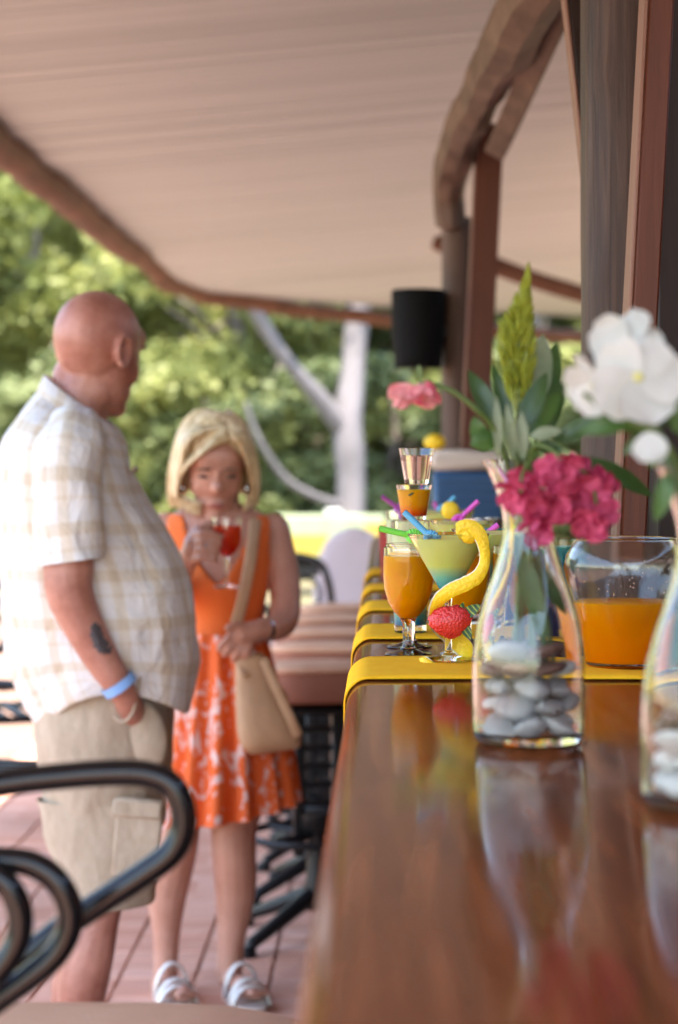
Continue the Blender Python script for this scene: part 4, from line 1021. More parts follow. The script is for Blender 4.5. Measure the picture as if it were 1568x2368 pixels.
TREES = [ # picture x, depth, kind, scale, foliage, label
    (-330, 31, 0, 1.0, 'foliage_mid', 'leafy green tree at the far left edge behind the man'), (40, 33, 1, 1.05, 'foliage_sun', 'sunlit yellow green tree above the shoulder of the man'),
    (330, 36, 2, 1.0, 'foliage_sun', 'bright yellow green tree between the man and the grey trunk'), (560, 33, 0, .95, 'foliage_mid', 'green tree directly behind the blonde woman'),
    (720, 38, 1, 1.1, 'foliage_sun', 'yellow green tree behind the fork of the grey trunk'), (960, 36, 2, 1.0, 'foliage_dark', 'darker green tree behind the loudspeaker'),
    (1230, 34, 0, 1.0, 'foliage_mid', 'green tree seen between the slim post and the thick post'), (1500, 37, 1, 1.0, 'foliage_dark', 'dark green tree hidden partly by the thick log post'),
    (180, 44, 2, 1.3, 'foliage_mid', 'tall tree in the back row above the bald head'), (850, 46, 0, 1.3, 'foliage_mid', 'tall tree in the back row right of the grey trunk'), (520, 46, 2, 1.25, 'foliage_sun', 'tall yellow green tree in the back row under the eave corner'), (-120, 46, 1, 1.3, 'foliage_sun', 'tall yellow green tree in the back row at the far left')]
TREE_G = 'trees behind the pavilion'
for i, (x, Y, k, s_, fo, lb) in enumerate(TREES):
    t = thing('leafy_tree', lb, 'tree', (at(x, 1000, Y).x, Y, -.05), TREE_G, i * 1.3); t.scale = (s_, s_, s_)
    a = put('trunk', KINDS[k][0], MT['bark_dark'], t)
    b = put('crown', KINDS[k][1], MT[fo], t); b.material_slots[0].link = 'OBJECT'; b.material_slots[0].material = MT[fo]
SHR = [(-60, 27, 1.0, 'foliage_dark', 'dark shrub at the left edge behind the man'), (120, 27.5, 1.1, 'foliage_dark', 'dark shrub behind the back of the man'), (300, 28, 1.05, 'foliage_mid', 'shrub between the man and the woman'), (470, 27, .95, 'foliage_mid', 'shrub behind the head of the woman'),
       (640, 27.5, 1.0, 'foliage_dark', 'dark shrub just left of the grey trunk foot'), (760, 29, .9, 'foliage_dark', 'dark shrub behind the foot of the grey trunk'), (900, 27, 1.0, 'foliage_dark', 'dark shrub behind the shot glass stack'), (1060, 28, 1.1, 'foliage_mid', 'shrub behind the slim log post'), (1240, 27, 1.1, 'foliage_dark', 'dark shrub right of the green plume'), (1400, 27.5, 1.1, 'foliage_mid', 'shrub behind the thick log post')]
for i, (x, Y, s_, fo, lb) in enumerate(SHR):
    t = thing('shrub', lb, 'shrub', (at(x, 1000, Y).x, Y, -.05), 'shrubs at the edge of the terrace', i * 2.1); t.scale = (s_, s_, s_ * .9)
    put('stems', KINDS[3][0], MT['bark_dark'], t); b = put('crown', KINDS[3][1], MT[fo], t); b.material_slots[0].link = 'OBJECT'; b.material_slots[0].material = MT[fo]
GT = 24.5
gt = thing('grey_tree', 'pale grey forked tree trunk behind the sunlit table', 'tree', tuple(at(812, 1330, GT)), None)
def limb(name, pts, rad, seed): return log(name, [at(x, y, GT + d) for x, y, d in pts], rad, MT['bark_grey'], gt, .03, n=12, seed=seed, sub=5)
limb('trunk', [(806, 1335, 0), (808, 1200, 0), (808, 1060, 0), (806, 960, 0), (814, 860, .1), (826, 740, .2), (850, 600, .3), (870, 430, .5)], [.20, .175, .165, .17, .135, .125, .11, .08], 1)
limb('branch', [(806, 1000, 0), (770, 955, -.1), (705, 885, -.3), (650, 812, -.5), (590, 710, -.7), (540, 600, -.8), (470, 480, -.9)], [.13, .11, .09, .08, .08, .07, .05], 2)
limb('branch', [(800, 1170, 0), (740, 1150, -.3), (660, 1105, -.6), (600, 1020, -.8), (570, 930, -.9)], [.055, .045, .04, .03, .02], 3)
limb('branch', [(826, 760, .2), (850, 700, .2), (900, 620, .3)], [.07, .05, .035], 4)
cs = [tuple(at(x, y, GT + d)) for x, y, d in ((470, 470, -.9), (560, 380, -.6), (700, 330, 0), (860, 360, .4), (980, 420, .4), (400, 560, -.9))]
put('crown', leaf_cloud(cs, [1.0] * 6, 3500, .1, 5), MT['foliage_sun'], gt, world=True)

# ---------------------------------------------------------------- people
def chain(m, pts, Y0, n=14, k=5):
    """limb through picture points (x, y, depth offset, radius px)"""
    q = spline(pts, k); P_ = [at(p[0], p[1], Y0 + p[2]) for p in q]; rr = [max(.5, p[3]) * (Y0 + p[2]) / F for p in q]
    # round the ends
    m.tube(P_, rr, n)
    for e in (0, -1): m.ell(P_[e], (rr[e],) * 3, None, 12, 8)
def ring_px(xl, yl, xr, yr, hd, Y0, n=48, ex=1.0, dy=0.0, raise_=0.0, wob=0.0, seed=0, fold=0.0, nf=9):
    ring = []
    for k in range(n):
        a = 2 * math.pi * k / n; c, s_ = math.cos(a), math.sin(a)
        cc_ = math.copysign(abs(c) ** ex, c); ss = math.copysign(abs(s_) ** ex, s_)
        x = lerp(xl, xr, .5 + .5 * cc_); y = lerp(yl, yr, .5 + .5 * cc_) - raise_ * s_ * s_
        sg_ = Y0 / F
        p = Vector(((x - VX) * sg_, Y0 + dy + hd * ss, CAMZ - (y - VY) * sg_))
        o_ = Vector((c, s_, 0)).normalized()
        if wob: p += o_ * wob * (mnoise.noise(p * 7 + Vector((seed, 0, 0))) + .6 * mnoise.noise(p * 16 + Vector((0, seed, 0))))
        if fold: p += o_ * fold * math.sin(a * nf + seed + 1.5 * mnoise.noise((a * 2, seed, 0)))
        ring.append(p)
    return ring
def skin(name, a, b, patches=None):
    m = simple(name, a, .42, var=b, scale=13, bump=.14, bscale=150, sss=.12); return m
skin('skin_tan', (.30, .105, .072), (.52, .25, .19)); skin('skin_fair', (.50, .235, .165), (.60, .32, .24))
def frame(fwd, pitch=0.0):
    f = Vector(fwd).normalized(); s_ = f.cross(Vector((0, 0, 1))).normalized()
    rot = Matrix.Rotation(-pitch, 3, s_); f2 = rot @ f; u = s_.cross(f2); return Matrix((f2, s_, u)).transposed()
def head(m, c, fwd, pitch, k=1.0, female=False):
    fr = frame(fwd, pitch); c = Vector(c)
    def e(p, r, tw=None): m.ell(c + fr @ (Vector(p) * k), tuple(v * k for v in r), fr if tw is None else fr @ tw, 24, 16)
    e((-.006, 0, .012), (.1, .079, .096)); e((.03, 0, -.03), (.068, .067, .085)); e((.038, 0, -.085), (.055, .052, .05)); e((.072, 0, -.118), (.024, .026, .02))
    e((.074, 0, .03), (.024, .054, .034)); e((.080, 0, .012), (.016, .048, .010)); e((.098, 0, -.038), (.017, .015, .017)); e((.088, 0, -.012), (.014, .010, .03)); e((.086, 0, -.083), (.013, .025, .009)); e((.084, 0, -.095), (.012, .022, .008))
    for s_ in (-1, 1):
        e((.062, s_ * .038, -.045), (.022, .021, .03))
        if not female:
            e((-.002, s_ * .078, -.022), (.017, .006, .028), Matrix.Rotation(.2, 3, 'Y')); m.tube([c + fr @ (Vector((-.006 + .020 * math.cos(a_), s_ * (.084 + .006 * (1 - math.cos(a_))), -.020 + .031 * math.sin(a_))) * k) for a_ in np.linspace(-1.9, 1.3, 14)][::-1] + [c + fr @ (Vector((-.02, s_ * .09, -.01)) * k)][:0], [.0065 * k] * 14, 8); m.tube([c + fr @ (Vector((-.006 - .020 * math.sin(t_ * 3.1), s_ * (.083 + .009 * math.sin(t_ * 3.1)), .012 - .062 * t_)) * k) for t_ in np.linspace(0, 1, 12)], [.006 * k] * 12, 8)
    return fr

# ---- man
MY0 = 4.8
man = thing('person', 'bald man in white plaid short sleeved shirt and beige cargo shorts, hand in pocket', 'person', (at(200, 1050, MY0).x, MY0, 0))
b = M()
hc = at(228, 795, MY0); fr = head(b, hc, (.64, .77, 0), .22, 1.08)
chain(b, [(215, 850, 0, 62), (190, 920, 0, 68), (165, 1000, 0, 80)], MY0)
b.ell(at(218, 905, MY0), (.055, .06, .05)); b.ell(at(150, 890, MY0), (.03, .045, .06))
b.rings([ring_px(*r_, MY0, n=28) for r_ in ((80, 960, 260, 1020, .15), (40, 1040, 280, 1090, .185), (30, 1180, 330, 1180, .19), (30, 1350, 420, 1340, .185), (40, 1500, 435, 1490, .18), (90, 1620, 410, 1610, .17), (105, 1760, 380, 1760, .165), (150, 1850, 340, 1850, .14))], cap=(True, True))
ARM = [(160, 1040, -.20, 62), (150, 1150, -.235, 60), (158, 1290, -.245, 60), (162, 1370, -.25, 56), (196, 1450, -.245, 48), (240, 1530, -.235, 41), (276, 1585, -.222, 34), (298, 1625, -.185, 32), (314, 1680, -.12, 34)]
chain(b, ARM, MY0)
for k, (dx, ln) in enumerate(((-16, 40), (-4, 46), (8, 44), (20, 34))):
    chain(b, [(314 + dx, 1695, -.115, 9), (320 + dx, 1695 + ln * .6, -.11, 9), (322 + dx, 1695 + ln, -.10, 8)], MY0, 8, 3)
chain(b, [(305, 1660, -.13, 11), (330, 1690, -.12, 10), (338, 1720, -.11, 9)], MY0, 8, 3)
chain(b, [(170, 1040, .20, 60), (180, 1180, .24, 54), (205, 1370, .25, 48), (300, 1480, .22, 40), (350, 1520, .18, 32), (372, 1530, .16, 34)], MY0)
for k in range(4): chain(b, [(375, 1515 + k * 11, .15, 9), (398, 1518 + k * 11, .13, 9), (405, 1524 + k * 11, .11, 8)], MY0, 8, 3)
LEG = lambda o, sx: [(245 + sx, 1850, o, 84), (250 + sx, 1960, o, 76), (238 + sx, 2070, o, 54), (228 + sx, 2120, o, 50), (208 + sx, 2200, o, 58), (190 + sx, 2290, o, 58), (178 + sx, 2380, o, 42), (172 + sx, 2445, o, 37)]
chain(b, LEG(-.10, 0), MY0); chain(b, LEG(.10, -14), MY0)
for o_, sx in ((-.10, 0), (.10, -14)): chain(b, [(165 + sx, 2455, o_, 30), (205 + sx, 2465, o_, 26), (250 + sx, 2475, o_, 18)], MY0)
put('body', remesh(b, .0055, 4), MT['skin_tan'], man, world=True)
for s_ in (-1, 1):
    M().ell(hc + fr @ (Vector((.078, s_ * .032, -.010)) * 1.06), (.010, .014, .008), fr, 14, 10).build('eye', simple('eye_dark', (.03, .02, .018), .3) if 'eye_dark' not in MT else MT['eye_dark'], man, world=True, sharp=None)
    M().ell(hc + fr @ (Vector((.091, s_ * .032, .016)) * 1.06), (.006, .02, .005), fr, 14, 10).build('eyebrow', MT['bark_dark'], man, world=True, sharp=None)
# shirt: plaid follows the cloth's own u,v
def plaid():
    m, t, p, o = nodes('plaid_shirt')
    uv = N(t, 'ShaderNodeUVMap'); sx = N(t, 'ShaderNodeSeparateXYZ'); t.links.new(uv.outputs[0], sx.inputs[0])
    def bands(src, per, ph):
        a = N(t, 'ShaderNodeMath', operation='MULTIPLY_ADD'); a.inputs[1].default_value = 1 / per; a.inputs[2].default_value = ph; t.links.new(src, a.inputs[0])
        f = N(t, 'ShaderNodeMath', operation='FRACT'); t.links.new(a.outputs[0], f.inputs[0])
        return ramp(t, f.outputs[0], [(0, (0, 0, 0)), (.06, (.1, .1, .1)), (.10, (.85,) * 3), (.30, (.85,) * 3), (.34, (.1,) * 3), (.55, (0,) * 3), (.58, (.45,) * 3), (.63, (.45,) * 3), (.66, (0,) * 3)])
    b1, b2 = bands(sx.outputs[0], .105, .1), bands(sx.outputs[1], .105, .3)
    ad = N(t, 'ShaderNodeMix', data_type='RGBA', blend_type='ADD'); ad.inputs[0].default_value = 1; t.links.new(b1, ad.inputs[6]); t.links.new(b2, ad.inputs[7])
    hf = N(t, 'ShaderNodeMath', operation='MULTIPLY'); hf.inputs[1].default_value = .5; t.links.new(ad.outputs[2], hf.inputs[0])
    t.links.new(ramp(t, hf.outputs[0], [(0, (.68, .665, .66)), (.45, (.61, .545, .46)), (.9, (.52, .42, .31))]), p.inputs['Base Color'])
    p.inputs['Roughness'].default_value = .85; p.inputs['Sheen Weight'].default_value = .1
    n = N(t, 'ShaderNodeTexNoise', Scale=14, Detail=4, Distortion=1.2); t.links.new(coords(t, (1, 1, .6)), n.inputs['Vector'])
    bb = N(t, 'ShaderNodeBump', Strength=.5, Distance=.03); t.links.new(n.outputs['Fac'], bb.inputs['Height']); t.links.new(bb.outputs[0], p.inputs['Normal'])
    MT['plaid_shirt'] = m
plaid()
def uv_rings(m, rings, closed=True):
    """ring surface with a u,v map in metres"""
    n = len(rings[0]); o = len(m.v); m.rings(rings, closed); v = 0.0
    mid = max(range(len(rings)), key=lambda i: sum((Vector(rings[i][k]) - Vector(rings[i][k - 1])).length for k in range(n)))
    per = sum((Vector(rings[mid][k]) - Vector(rings[mid][k - 1])).length for k in range(n))
    for i, r_ in enumerate(rings):
        if i: v += sum((Vector(a_) - Vector(b_)).length for a_, b_ in zip(rings[i], rings[i - 1])) / n
        for k in range(n):
            kk = k / n; kk = kk if kk < .5 else 1 - kk if False else kk
            m.uv[o + i * n + k] = (per * abs(kk - .25) if kk < .75 else per * (1.25 - kk) , v)
def interp_rows(rows, k=4): return [tuple(q) for q in spline(rows, k)]
SH = [(92, 900, 284, 1012, .10), (48, 955, 292, 1040, .185), (12, 1020, 302, 1085, .225), (-2, 1120, 332, 1150, .238), (-4, 1220, 382, 1225, .235), (0, 1320, 430, 1320, .232), (8, 1420, 453, 1420, .232), (22, 1520, 458, 1510, .228), (52, 1610, 450, 1590, .222), (92, 1702, 440, 1648, .215)]
rows = interp_rows(SH, 6); shm = M()
rg = [ring_px(*r_, MY0, n=72, ex=.92, raise_=(max(0, (i / (len(rows) - 1)) - .72) * 330), wob=.013 * min(1, i / 10), seed=2) for i, r_ in enumerate(rows)]
uv_rings(shm, rg)
# sleeve on the near arm, and on the far arm
def tube_rings(pts, Y0, n=32, wob=.004, seed=0, k=5):
    q = spline(pts, k); out = []
    for i, p in enumerate(q):
        c = at(p[0], p[1], Y0 + p[2]); a_ = q[max(i - 1, 0)]; b_ = q[min(i + 1, len(q) - 1)]
        t_ = (at(b_[0], b_[1], Y0 + b_[2]) - at(a_[0], a_[1], Y0 + a_[2])).normalized(); u = Vector((0, 1, 0)); u = (u - t_ * u.dot(t_)).normalized(); v = t_.cross(u); rr = p[3] * Y0 / F
        out.append([c + (u * math.cos(2 * math.pi * j / n) + v * math.sin(2 * math.pi * j / n)) * (rr + wob * mnoise.noise(Vector((math.cos(2 * math.pi * j / n) * 1.5, math.sin(2 * math.pi * j / n) * 1.5, i * .35 + seed)))) for j in range(n)])
    return out
uv_rings(shm, tube_rings([(178, 985, -.10, 50), (166, 1020, -.19, 70), (155, 1100, -.232, 76), (158, 1200, -.246, 75), (170, 1298, -.25, 74)], MY0, wob=.012))
uv_rings(shm, tube_rings([(178, 985, .10, 50), (170, 1020, .19, 70), (170, 1100, .235, 76), (180, 1200, .246, 74), (190, 1295, .25, 72)], MY0, wob=.008))
so_ = put('shirt', shm.mesh('shirt', None), MT['plaid_shirt'], man, world=True)
cm_ = M(); uv_rings(cm_, [ring_px(*r_, MY0, n=40) for r_ in ((100, 915, 286, 1018, .098), (103, 880, 276, 1000, .086), (108, 866, 266, 985, .08), (102, 868, 276, 992, .092), (86, 905, 296, 1030, .118))]); put('collar', cm_.mesh('collar', None), MT['plaid_shirt'], so_)
pm_ = M(); uv_rings(pm_, [ring_px(*r_, MY0, n=24) for r_ in ((302, 1082, 312, 1086, .05), (300, 1076, 314, 1080, .05), (330, 1150, 340, 1154, .05))]); 
o = M().ell(at(312, 1085, MY0 - .06), (.006, .03, .008)).build('chest_pocket_edge', MT['plaid_shirt'], so_)
# shorts
def linen():
    m, t, p, o = nodes('beige_linen')
    n = N(t, 'ShaderNodeTexNoise', Scale=30, Detail=6, Roughness=.7); t.links.new(coords(t, (1, 1, .5)), n.inputs['Vector'])
    t.links.new(ramp(t, n.outputs['Fac'], [(.3, (.36, .28, .20)), (.7, (.47, .38, .29))]), p.inputs['Base Color']); p.inputs['Roughness'].default_value = .9
    n2 = N(t, 'ShaderNodeTexNoise', Scale=9, Detail=4, Distortion=1.0); t.links.new(coords(t, (1, 1, .5)), n2.inputs['Vector'])
    bb = N(t, 'ShaderNodeBump', Strength=.5, Distance=.03); t.links.new(n2.outputs['Fac'], bb.inputs['Height']); t.links.new(bb.outputs[0], p.inputs['Normal']); MT['beige_linen'] = m
linen()
st_ = M()
st_.rings([ring_px(*r_, MY0, n=60, ex=.9, wob=.006, seed=4) for r_ in interp_rows([(84, 1560, 404, 1570, .19), (84, 1640, 402, 1640, .198), (82, 1690, 400, 1690, .2), (92, 1770, 396, 1770, .2), (106, 1850, 390, 1850, .197), (118, 1900, 384, 1900, .19)], 4)])
for dy, sx in ((-.098, 0), (.098, -14)):
    st_.rings([ring_px(r_[0] + sx, r_[1], r_[2] + sx, r_[3], r_[4], MY0, n=44, dy=dy, wob=.010, seed=6 + dy, ex=.9) for r_ in interp_rows([(104, 1830, 390, 1830, .096), (122, 1910, 382, 1910, .098), (145, 1985, 373, 1985, .098), (160, 2040, 367, 2040, .097), (166, 2064, 364, 2062, .095), (176, 2058, 354, 2056, .085)], 3)])
st_.ell(at(326, 1700, MY0 - .150), (.056, .026, .085), Matrix.Rotation(-.25, 3, 'Y')); sh_ = put('shorts', st_.mesh('shorts', None), MT['beige_linen'], man, world=True)
pk = M(); pk.box(at(318, 1938, MY0 - .195), (.10, .012, .17), Matrix.Rotation(.08, 3, 'Y'), .0055); pk.build('cargo_pocket', MT['beige_linen'], sh_)
pk = M(); pk.box(at(318, 1870, MY0 - .20), (.106, .014, .04), Matrix.Rotation(.08, 3, 'Y'), .0055); pk.build('pocket_flap', MT['beige_linen'], sh_)
pk = M(); pk.tube(smooth([at(262, 1655, MY0 - .205), at(285, 1668, MY0 - .212), at(308, 1645, MY0 - .215), at(320, 1590, MY0 - .205), at(325, 1560, MY0 - .19)]), .0035, 8); pk.build('pocket_hem', MT['beige_linen'], sh_)
# wristband and tattoo
wb = M(); a_, b_ = at(268, 1572, MY0 - .226), at(281, 1590, MY0 - .222); wb.tube([a_, b_], .0385, 24, cap=False); wb.build('wristband', simple('band_blue', (.22, .42, .78), .6), man, world=True)
tm = M()
for i in range(26):
    f = random.random(); rr_t = lerp(46, 42, f); off = random.uniform(.15, .8) * rr_t
    c = at(lerp(194, 222, f) + off, lerp(1440, 1500, f) + off * .3, MY0 - .2425 - math.sqrt(rr_t ** 2 - off ** 2) * MY0 / F * .97); tm.ell(c, (.004 + .005 * random.random(), .002, .006 + .006 * random.random()), Matrix.Rotation(random.uniform(-1, 1), 3, 'Y') @ Matrix.Rotation(off / rr_t, 3, 'Z'), 8, 6)
tm.build('tattoo', simple('ink', (.06, .05, .055), .6), man, world=True, sharp=None)
for o_, sx in ((-.10, 0), (.10, -14)):
    sm_ = M(); sm_.ell(at(200 + sx, 2466, MY0 + o_), (.14, .05, .035), None, 24, 12, lambda p: Vector((p.x, p.y, max(p.z, -.6)))); sm_.build('shoe', MT['bark_dark'], man, world=True)

# ---- woman
WY = 5.5
wom = thing('person', 'blonde woman in orange dress looking at the red drink in her hand', 'person', (at(500, 1050, WY).x, WY, 0))
b = M()
hcw = at(497, 1060, WY); frw = head(b, hcw, (.16, -1, 0), .40, 1.0, True)
chain(b, [(503, 1120, .03, 46), (510, 1190, .05, 50), (512, 1240, .05, 62)], WY)
BODY = [(440, 1165, 575, 1170, .05), (398, 1188, 612, 1192, .072), (372, 1220, 640, 1225, .09), (378, 1270, 632, 1270, .105), (398, 1320, 618, 1320, .118), (412, 1370, 612, 1370, .112), (428, 1430, 600, 1430, .10), (430, 1500, 606, 1500, .112), (415, 1600, 624, 1600, .125), (425, 1700, 615, 1700, .115)]
b.rings([ring_px(*r_, WY, n=40, dy=.04) for r_ in interp_rows(BODY, 3)], cap=(True, True))
chain(b, [(632, 1225, .05, 40), (648, 1300, .05, 40), (660, 1370, .02, 37), (656, 1432, -.04, 35), (632, 1452, -.10, 31), (602, 1456, -.14, 25), (578, 1462, -.15, 26), (560, 1468, -.155, 28)], WY)
for (x0, y0, x1, y1, x2, y2) in ((552, 1462, 528, 1474, 506, 1500), (556, 1476, 535, 1494, 520, 1514), (566, 1486, 552, 1506, 540, 1524), (578, 1490, 572, 1508, 562, 1526)):
    chain(b, [(x0, y0, -.16, 10.5), (x1, y1, -.172, 10), (x2, y2, -.165, 8)], WY, 8, 4)
chain(b, [(572, 1452, -.16, 11), (545, 1444, -.175, 10), (526, 1452, -.18, 8.5)], WY, 8, 4)
HY = -.34
chain(b, [(385, 1225, .05, 42), (385, 1300, .02, 40), (392, 1365, -.06, 38), (405, 1345, -.16, 34), (424, 1310, -.27, 28), (440, 1285, -.33, 26), (455, 1262, HY, 33)], WY)
for k in range(4):
    y_ = 1232 + k * 19
    chain(b, [(448 - k, y_ + 4, HY - .01, 11), (468, y_, HY - .046, 8.6), (492, y_ + 3, HY - .054, 8.0), (513 - k * 4, y_ + 8, HY - .044, 7)], WY, 9, 4)
chain(b, [(440, 1250, HY, 14), (458, 1226, HY - .012, 13), (484, 1214, HY - .016, 11.5), (500, 1212, HY - .016, 9.5)], WY, 9, 4)
for pts in ([(430, 1640, .04, 92), (415, 1780, .04, 84), (410, 1900, .02, 56), (408, 1960, .01, 50), (395, 2020, .03, 50), (386, 2080, .035, 45), (385, 2160, .03, 32), (384, 2225, .03, 29), (384, 2262, .03, 30)],
            [(580, 1640, .04, 92), (560, 1780, .04, 84), (542, 1900, .02, 57), (542, 1970, .01, 52), (545, 2040, .03, 50), (542, 2100, .035, 43), (536, 2170, .03, 33), (532, 2220, .03, 31), (530, 2250, .03, 31)]): chain(b, pts, WY)
FEET = [[(375, 2275, .04, 27), (385, 2285, -.03, 25), (408, 2292, -.10, 25), (425, 2297, -.15, 20)], [(528, 2262, .04, 27), (545, 2274, -.03, 26), (572, 2285, -.09, 26), (592, 2292, -.13, 20)]]
for f_ in FEET:
    chain(b, f_, WY)
    ex_, ey_ = f_[-1][0], f_[-1][1]
    for k in range(5): chain(b, [(ex_ - 18 + k * 9, ey_ - 3 + k * .8, -.14, 8), (ex_ - 10 + k * 10, ey_ + 3, -.185 + .008 * k, 7)], WY, 8, 3)
put('body', remesh(b, .0046, 4), MT['skin_fair'], wom, world=True)
FE = lambda p: hcw + frw @ Vector(p)
for s_ in (-1, 1):
    M().ell(FE((.0835, s_ * .031, -.013)), (.009, .017, .0045), frw, 14, 10).build('eye', MT['eye_dark'], wom, world=True, sharp=None)
    M().ell(FE((.0965, s_ * .034, .011)), (.006, .020, .0035), frw, 14, 10).build('eyebrow', simple('brow_brown', (.24, .13, .08), .8) if 'brow_brown' not in MT else MT['brow_brown'], wom, world=True, sharp=None)
M().ell(FE((.095, 0, -.089)), (.006, .019, .007), frw, 16, 10).build('lips', simple('lips_rose', (.36, .09, .08), .45), wom, world=True, sharp=None)
# hair: a bob made of many locks
def hairmat():
    m, t, p, o = nodes('blonde_hair')
    n = N(t, 'ShaderNodeTexNoise', Scale=1, Detail=5); t.links.new(coords(t, (60, 60, 8)), n.inputs['Vector'])
    t.links.new(ramp(t, n.outputs['Fac'], [(.3, (.48, .31, .14)), (.52, (.76, .58, .33)), (.75, (.90, .77, .53))]), p.inputs['Base Color']); p.inputs['Roughness'].default_value = .42
    MT['blonde_hair'] = m
hairmat()
hm_ = M(); rr_ = random.Random(4)
for i in range(760):
    side = -1 if i % 2 else 1
    u = rr_.uniform(-1, 1)                   # -1 back .. 1 front along the parting
    root = Vector((.078 * u, side * .004 - .028, .108 - .022 * u * u))
    azim = rr_.uniform(-.12, 1.0); ang = (math.pi / 2) * (1 - u * .62) + rr_.uniform(-.12, .12)   # direction round the head
    if u > .5: ang = rr_.uniform(.70, 1.35) if side < 0 else rr_.uniform(.35, 1.35)
    dirv = Vector((math.cos(ang), side * math.sin(ang), 0))
    ex_ = .108 + rr_.uniform(-.004, .010); drop = rr_.uniform(.165, .20) + (.01 if ang > 1.6 else 0)
    p1 = Vector((dirv.x * ex_ * .80 + root.x * .35, dirv.y * ex_ * .66, .085)); p2 = Vector((dirv.x * ex_ * 1.0, dirv.y * ex_ * .93, .0)); p3 = Vector((dirv.x * ex_ * .98, dirv.y * ex_ * 1.0, -.07)); p4 = Vector((dirv.x * ex_ * .86, dirv.y * ex_ * (.92 + rr_.uniform(-.06, .1)), .10 - drop - .02))
    if u > .5: p1 = Vector((.082 + .012 * rr_.random(), side * (.030 if side > 0 else .05), .066)) if side > 0 else Vector((max(p1.x, .06), p1.y, p1.z)); p2 = Vector((.052 + .02 * rr_.random(), side * .083, .0)); p3 = Vector((.035, side * .096, -.07))
    q = spline([tuple(v) for v in (root, p1, p2, p3, p4)], 5); P_ = [FE(v) for v in q]; L = len(P_)
    hm_.tube(P_, [.0058 * (1 - .5 * (j / (L - 1)) ** 2) for j in range(L)], 5, flat=(.55, 1.25, tuple((FE((dirv.x, dirv.y, .3)) - FE((0, 0, 0))).normalized())))
hm_.ell(FE((-.014, 0, .030)), (.097, .088, .088), frw); hm_.ell(FE((-.045, 0, -.05)), (.062, .082, .085), frw)
hm_.build('hair', MT['blonde_hair'], wom, world=True, sharp=None)
for s_ in (-1, 1): M().ell(FE((.02, s_ * .082, -.075)), (.008, .006, .012), None, 12, 8).build('earring', MT['steel'], wom, world=True, sharp=None)
# dress: bodice cut with scooped neckline and arm holes, gathered print skirt
simple('dress_orange', (.80, .15, .025), .8, var=(.86, .19, .035), scale=5, bump=.25, bscale=25)
def skirtmat():
    m, t, p, o = nodes('dress_print')
    n = N(t, 'ShaderNodeTexNoise', Scale=3.2, Detail=3, Distortion=2.4); t.links.new(coords(t, (5, 5, 3.2)), n.inputs['Vector'])
    v = N(t, 'ShaderNodeTexNoise', Scale=9, Detail=2, Distortion=1.5); t.links.new(coords(t, (3, 3, 2.0)), v.inputs['Vector'])
    mn = N(t, 'ShaderNodeMath', operation='MULTIPLY'); t.links.new(n.outputs['Fac'], mn.inputs[0]); t.links.new(v.outputs['Fac'], mn.inputs[1])
    t.links.new(ramp(t, mn.outputs[0], [(.285, (.82, .14, .025)), (.315, (.82, .50, .44)), (.40, (.82, .60, .55))]), p.inputs['Base Color']); p.inputs['Roughness'].default_value = .8; MT['dress_print'] = m
skirtmat()
dr = M(); fine = interp_rows(BODY[1:8], 8)
rgs = [ring_px(r_[0] - 5, r_[1], r_[2] + 5, r_[3], r_[4] + .008, WY, n=96, dy=.04, wob=.002, seed=3) for r_ in fine]
dr.rings(rgs)
keep = []
for f_ in dr.f:
    c = sum((Vector(dr.v[i]) for i in f_), Vector()) / len(f_)
    s_ = WY / F; xp = VX + c.x / s_; yp = VY - (c.z - CAMZ) / s_; front = c.y < WY + .04
    neck = yp < (1345 - 155 * min(1, abs(xp - 510) / 88) ** 1.6) if front else yp < (1250 - 60 * min(1, abs(xp - 505) / 88) ** 2)
    armh = (xp < 388 or xp > 624) and yp < 1296 or (xp < 396 or xp > 615) and yp < 1262 and not front and False
    if abs(xp - 508) > 92 and abs(xp - 508) < 116 and yp < 1300: neck = False
    if not (neck or armh): keep.append(f_)
dr.f = keep
do = dr.build('bodice', MT['dress_orange'], wom, world=True, sharp=None); sm_ = do.modifiers.new('thickness', 'SOLIDIFY'); sm_.thickness = .005; sm_.offset = 1
SK = [(425, 1462, 606, 1462, .112), (418, 1500, 616, 1496, .128), (404, 1600, 638, 1590, .155), (392, 1700, 655, 1680, .17), (380, 1800, 672, 1770, .185), (366, 1906, 686, 1856, .20)]
rws = interp_rows(SK, 6); sk = M()
sk.rings([ring_px(*r_, WY, n=140, dy=.03, fold=.003 + .017 * (i / (len(rws) - 1)) ** .8, nf=15, seed=1.0 + .012 * i, wob=.004 * (i / len(rws))) for i, r_ in enumerate(rws)])
sko = sk.build('skirt', MT['dress_print'], wom, world=True, sharp=None)
wr = M(); wr.tube([at(608, 1455, WY - .135), at(615, 1455, WY - .125)], .031, 20, cap=False); wr.build('bracelet', MT['steel'], wom, world=True)
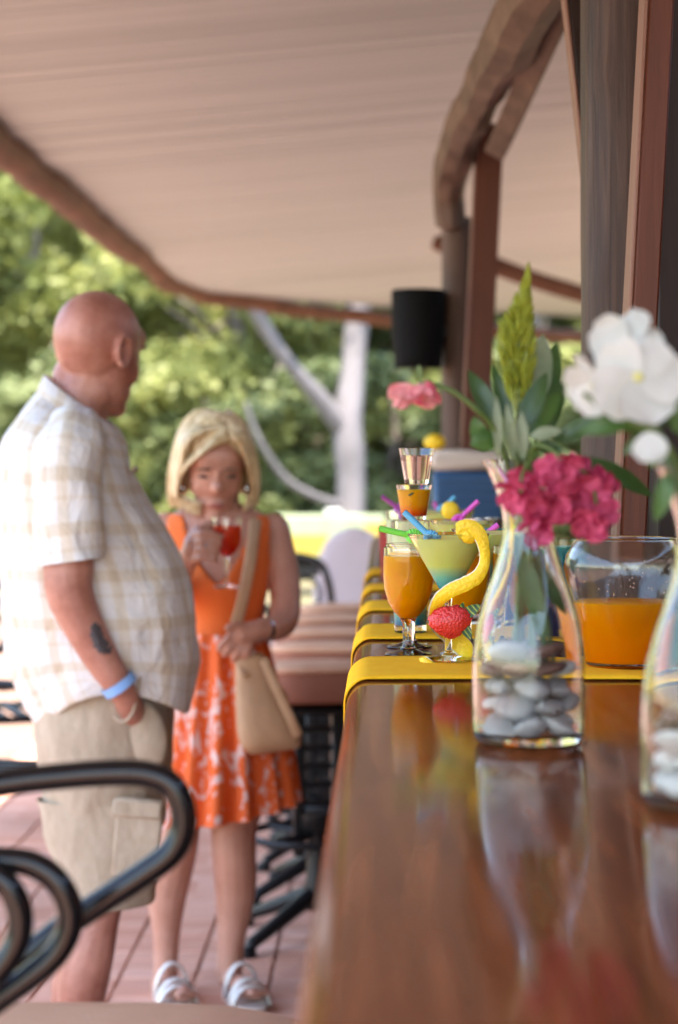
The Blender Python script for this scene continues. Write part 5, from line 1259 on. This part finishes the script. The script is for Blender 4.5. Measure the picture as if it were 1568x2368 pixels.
# sandals
simple('sandal_white', (.72, .68, .64), .35, metal=.25)
for f_, nm in zip(FEET, 'ab'):
    sd_ = M(); h0, h1 = f_[0], f_[-1]
    A_ = Vector((at(h0[0], 0, WY).x, WY + .075, .012)); B_ = Vector((at(h1[0] + 12, 0, WY).x, WY - .20, .012)); d = (B_ - A_); s_ = d.cross(Vector((0, 0, 1))).normalized()
    sole = M(); rows = []
    for z in (0.0, .02):
        r = []
        for k in range(32):
            a = 2 * math.pi * k / 32; t_ = .5 - .5 * math.cos(a); wd = .043 * (.78 + .3 * t_) * math.copysign(abs(math.sin(a)) ** .6, math.sin(a)); p = A_ + d * t_ + s_ * wd; p.z = z; r.append(p)
        rows.append(r)
    sole.rings(rows, cap=(True, True)); so2 = sole.build('sandal_sole', MT['sandal_white'], wom, world=True)
    for t_, h_, w2 in ((.44, .085, .044), (.70, .062, .048), (.80, .052, .048)):
        st2 = M(); c = A_ + d * t_; c.z = .012
        st2.tube([c + s_ * w2 * math.cos(a) + Vector((0, 0, h_ * math.sin(a))) for a in np.linspace(0, math.pi, 15)], .012, 8, flat=(.4, 1.0, (0, 0, 1))); st2.build('sandal_strap', MT['sandal_white'], so2)
# shoulder bag
bag = thing('shoulder_bag', 'tan canvas shoulder bag hanging at the side of the woman', 'bag', tuple(at(630, 1720, WY - .1)))
simple('bag_tan', (.50, .31, .18), .75, var=(.56, .36, .22), scale=10, bump=.3, bscale=40)
rows = []
for (xl, xr, y_, hd) in interp_rows([(556, 612, 1510, .022), (552, 640, 1560, .036), (556, 668, 1620, .05), (562, 692, 1670, .055), (572, 706, 1705, .045), (590, 700, 1724, .02)], 4):
    rows.append(ring_px(xl, y_, xr, y_ - 14, hd, WY, n=40, dy=-.15, ex=.75, wob=.006, seed=8))
m = M(); m.rings(rows, cap=(True, True)); m.build('pouch', MT['bag_tan'], bag, world=True, sharp=None)
m = M(); m.tube(smooth([at(598, 1192, WY + .04), at(590, 1210, WY - .03), at(580, 1290, WY - .105), (at(560, 1390, WY - .115)), at(546, 1450, WY - .125), at(552, 1500, WY - .145), at(570, 1560, WY - .185)]), .016, 10, flat=(.25, 1.0, (0, -1, 0))); m.build('strap', MT['bag_tan'], bag, world=True, sharp=None)
m = M(); m.tube(smooth([at(610, 1525, WY - .18), at(640, 1590, WY - .205), at(672, 1660, WY - .21), at(690, 1700, WY - .195)]), .012, 10, flat=(.3, 1.0, (0, -1, 0))); m.build('side_strap', MT['bag_tan'], bag, world=True, sharp=None)
# glass held by the woman
GY = WY + HY - .012; gs = GY / F
wg = thing('wine_glass', 'stemmed glass of red drink held by the woman', 'glass', tuple(at(524, 1358, GY))); wg.scale = (1.1, 1.1, 1.1)
outer = [(0, 0), (.029, 0), (.031, .0015), (.028, .003), (.010, .006), (.0045, .012), (.0040, .06), (.0055, .066), (.018, .075), (.029, .09), (.0325, .11), (.0325, .13), (.031, .152)]
inner = [(.0298, .152), (.0312, .13), (.0312, .11), (.0278, .091), (.017, .077), (0, .071)]
m = M(); glass_shell(m, outer, inner, 40); m.build('glass', MT['clear_glass'], wg, sharp=28)
m = M(); m.lathe([(0, .0705), (.0175, .0765), (.0283, .0908), (.0317, .11), (.0317, .13), (.0314, .134), (0, .134)], 40); m.build('drink', MT['red_drink'], wg, sharp=60)
m = M(); m.tube([at(478 + 2, 1262, WY + HY - .045) + Vector((0, 0, 0)), at(486, 1263, WY + HY - .05)], .0135, 16, cap=False); o = m.build('finger_ring', MT['steel'], wom, world=True)
